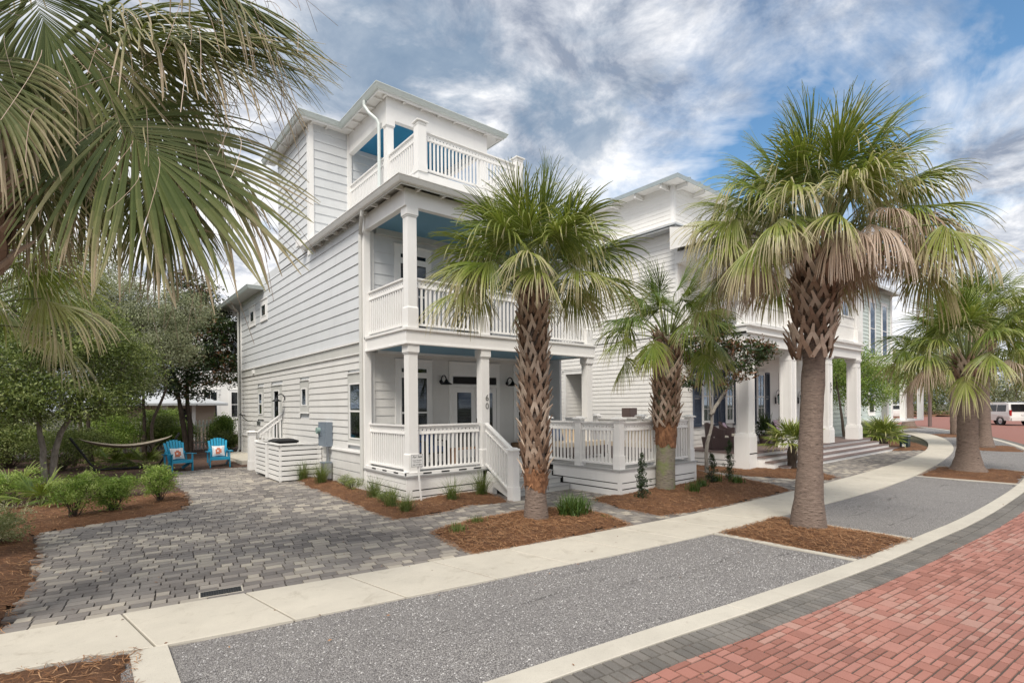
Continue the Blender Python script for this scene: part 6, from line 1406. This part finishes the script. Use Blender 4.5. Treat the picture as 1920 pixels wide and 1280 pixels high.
def tufts(mb, x, y, n, h, sp, wid=.006, arch=.6, z0=.03, rlo=.1, rhi=.9):
    az = RNG.uniform(0, 6.28, n); L_ = h*RNG.uniform(.6, 1.15, n); out_ = RNG.uniform(.1, 1, n)*arch; bx = x+RNG.normal(0, sp, n); by = y+RNG.normal(0, sp, n)
    V = np.zeros((n, 5, 2, 3)); sx, sy = -np.sin(az), np.cos(az)
    for i, t in enumerate((0, .3, .58, .82, 1.0)):
        hor = L_*out_*t**1.7; zz = L_*(t-.45*out_*t**2.4); w = wid*(1-t**1.6)+.0006
        cx = bx+np.cos(az)*hor; cy = by+np.sin(az)*hor
        V[:, i, 0] = np.stack([cx-sx*w, cy-sy*w, z0+zz], 1); V[:, i, 1] = np.stack([cx+sx*w, cy+sy*w, z0+zz], 1)
    F = (np.arange(n)*10)[:, None, None]+np.array([[i*2, i*2+1, i*2+3, i*2+2] for i in range(4)])[None]
    mb.add(V.reshape(-1, 3), F.reshape(-1, 4), np.repeat(RNG.uniform(rlo, rhi, n), 4))
def grass(x, y, lab, n=160, h=.4, sp=.06, mat='grass', grp='grass clumps in the mulch beds', name='grass_clump', **k):
    m = MB(); tufts(m, x, y, n, h, sp, **k); o = m.build(name, M[mat], loc=(x, y, 0)); tag(o, lab, 'plant', grp); return o
GR_ = [(4.62, 14.75, .55, 220, 'tall fine grass clump at the bin enclosure corner'), (4.72, 13.6, .6, 260, 'tall fine grass clump below the electric meter'), (4.80, 10.6, .5, 200, 'grass clump along the porch side, nearest the downspout'), (4.60, 9.4, .45, 180, 'grass clump left of the porch corner post'), (4.62, 8.85, .36, 200, 'low grass clump at the tip of the corner bed'), (5.9, 9.25, .5, 150, 'wispy grass clump under the front railing'), (6.72, 9.35, .6, 220, 'arching grass clump by the stair newel')]
for x, y, h, n, lab in GR_: grass(x, y, lab, int(n*1.3), h*1.15, .05, wid=.0032, rlo=.2, rhi=1, arch=1.15)
grass(6.72, 6.58, 'large strappy green clump right of the slender palm trunk', 330, .46, .12, 'yucca', wid=.011, arch=1.05, rlo=.35, rhi=1)
grass(4.45, 6.85, 'small grass tuft at the left tip of the centre bed', 130, .2, .06, wid=.006, rlo=.3); grass(5.0, 7.1, 'small grass tuft behind the left tip of the centre bed', 130, .2, .06, wid=.006, rlo=.3)
grass(7.05, 6.9, 'little tuft right of the large strappy clump', 60, .14, .05, wid=.006, rlo=.4); grass(6.9, 5.95, 'tiny tuft at the right tip of the centre bed', 50, .12, .05, wid=.006, rlo=.4)
for x, y, lab in ((10.55, 6.55, 'green strappy tuft at the foot of the mossy palm'), (11.15, 6.75, 'green strappy tuft right of the mossy palm'), (12.5, 6.6, 'small green tuft right of the second tall slim shrub'), (12.2, 7.0, 'thin grass at the foot of the small magnolia')): grass(x, y, lab, 120, .28, .07, 'yucca', wid=.008, rlo=.2)
for i in range(3): shrub((4.85, 4.95, 4.7)[i], (11.9, 12.7, 9.9)[i], ('small leafy shrub beside the downspout', 'small flowering shrub near the electric meter', 'tiny green shrub by the porch side')[i], .38, .36, 340+i, 'oak', .035, 30, 40, .2, .9, sig=.045, grp='little shrubs along the house wall')
def spire(x, y, h, lab, seed):
    global RNG
    RNG = np.random.default_rng(seed); t_ = thing('columnar_shrub', (x, y, 0), lab, 'shrub', 'slim columnar shrubs by the side deck'); m = MB()
    for k in range(int(h*75)):
        z = .08+(h-.1)*RNG.random(); w_ = .085*(1-(z/h)**3)+.02; c = (x+RNG.normal(0, w_*.5), y+RNG.normal(0, w_*.5), z+.03); blobs(m, c, (w_*.6, w_*.6, .05), 22, .042, .0, .6)
    m.build('foliage', M['magnolia'], t_); m = MB(); m.tube([(x, y, 0), (x, y, h*.9)], [.012, .004], 6); m.build('stem', M['bark'], t_)
spire(8.92, 6.75, .98, 'slim dark columnar shrub left of the mossy palm', 351); spire(11.95, 6.95, .78, 'slim dark columnar shrub at the right corner of the side deck', 352); spire(12.7, 6.9, 1.08, 'slim dark columnar shrub rightmost by the small magnolia', 353)
tree('small_magnolia', 13.9, 8.1, 'young magnolia with bronze leaves and a crooked pale trunk before the white house', [(13.3, 8.3, 3.55, .55, .5, .42), (13.9, 7.8, 3.7, .6, .5, .45), (14.7, 7.2, 3.5, .55, .5, .4), (14.3, 7.45, 3.0, .4, .4, .3), (13.8, 7.95, 4.3, .5, .5, .35), (13.35, 8.35, 2.75, .3, .3, .3), (14.0, 7.7, 2.5, .22, .22, .2)], [[(13.55, 8.05, 0), (13.62, 8.05, .9), (13.85, 8.05, 1.4), (13.75, 8.05, 2.6), (13.8, 8.0, 4.0)], [(13.8, 8.05, 1.7), (14.2, 7.8, 2.4), (14.6, 7.4, 3.2)]], 210, 26, .135, .11, 'magnolia', 'barkpale', .3, 1.0, 361, r0=.06, asp=.34)
# planter on the white house porch
PP = thing('potted_plant', (19.7, 9.3, FZ), 'large dark leafy planter with spiky top between the wicker chairs', 'potted plant'); RNG = np.random.default_rng(12)
m = MB(); m.lathe((19.7, 9.3, FZ), [(.0, .01), (.17, .01), (.24, .34), (.2, .34), (.0, .3)], 14); m.build('pot', M['wicker'], PP); m = MB(); blobs(m, (19.7, 9.3, FZ+.55), (.42, .38, .38), 900, .08, 0, .5); m.build('foliage', M['magnolia'], PP); m = MB(); tufts(m, 19.7, 9.3, 80, .75, .06, wid=.02, arch=.6, z0=FZ+.5); m.build('spikes', M['yucca'], PP)
# garden right of the white house
tree('crape_myrtle', 28.5, 9.8, 'bright green multi-stemmed small tree between the white and mint houses', [(28.2, 10.0, 3.6, 1.5, 1.2, 1.1), (30.0, 10.4, 2.9, 1.5, 1.2, 1.0), (32.5, 10.2, 3.6, 1.6, 1.3, 1.1), (35.3, 9.8, 3.3, 1.5, 1.2, .9), (33, 10, 2.4, 1.5, 1.2, .7), (30.4, 10, 4.3, 1.2, 1, .7)], [[(27.9, 9.4, 0), (27.8, 9.5, 1.5), (28.2, 9.9, 3.4)], [(28.8, 9.3, 0), (29.6, 9.5, 1.0), (31.5, 9.9, 2.4), (32.5, 10, 3.5)]], 480, 50, .11, .26, 'bright', 'bark', .1, .85, 371, r0=.08)
fg = MB(); RNG = np.random.default_rng(14)
for x, y in ((28.6, 8.6), (29.4, 8.7), (30.3, 8.9), (31.1, 9.0), (32.0, 9.3), (27.9, 8.7)): tufts(fg, x, y, 420, 1.15, .12, wid=.008, arch=.9, rlo=.3, rhi=.9)
tag(fg.build('fountain_grass', M['grass'], loc=(29, 8.7, 0)), 'mass of arching fountain grass under the crape myrtle', 'plant')
# far trees and hedge beyond the street
k = 0
for x, y, h, w_, mt, lab in ((101.2, 27.9, 9, 6, 'oak', 'leftmost of the trees beyond the street, just past the mint house porch'), (108.7, 26.8, 11, 6.5, 'oak', 'dark tree beyond the street, above the white pickup'), (101.6, 22.3, 8.5, 6, 'oak', 'dark tree beyond the street, behind the slim brown post'), (112.9, 21.9, 12, 7, 'greyleaf', 'tall greyish tree beyond the street, left of the stout palm trunk'), (104.5, 17.9, 9, 6, 'oak', 'dark tree beyond the street, directly behind the stout kerbside palm'), (110.8, 16.4, 11, 6.5, 'oak', 'dark tree beyond the street, above the left end of the white SUV'), (103.2, 12.9, 9, 6, 'greyleaf', 'rightmost greyish tree beyond the street, behind the white SUV')):
    tree('far_tree', x, y, lab, [(x, y, h*.5, w_*.55, w_*.55, h*.33), (x+w_*.4, y-w_*.2, h*.42, w_*.4, w_*.4, h*.25), (x-w_*.4, y+w_*.2, h*.4, w_*.4, w_*.4, h*.28), (x, y-w_*.3, h*.15, w_*.7, w_*.5, h*.13), (x, y, h*.75, w_*.35, w_*.35, h*.2)], [[(x, y, 0), (x, y, h*.3), (x, y, h*.6)]], 120, 34, .34, .6, mt, 'bark', .0, .85, 400+k, r0=.2, grp='trees beyond the street', tw=.2); k += 1
pl_ = MB(); pl_.tube([(54.3, 12.0, 0), (54.3, 12.0, 4.6)], [.14, .12], 10); o = pl_.build('street_post', M['deck57'], loc=(54.3, 12.0, 0)); tag(o, 'slim brown post beside the farthest palm trunk', 'post')
bed('far_verge', [(64, 29), (78, 27), (92, 22.6), (100, 6), (140, -8), (140, 70), (60, 70)], .2, M['mulch'], 1.5)
# dry leaves and scraps scattered on paving and gravel
m = MB(); RNG = np.random.default_rng(31); n = 150; P = np.stack([RNG.uniform(-.3, 14, n), RNG.uniform(1.6, 9, n), np.full(n, .03)], 1); leaves(m, P, .035, RNG.random(n), .5, 4); tag(m.build('fallen_leaves', M['straw']), kind='stuff')
for i, (x, y) in enumerate(((8.1, 3.0), (.2, 9.2), (1.4, 6.55))):
    pass
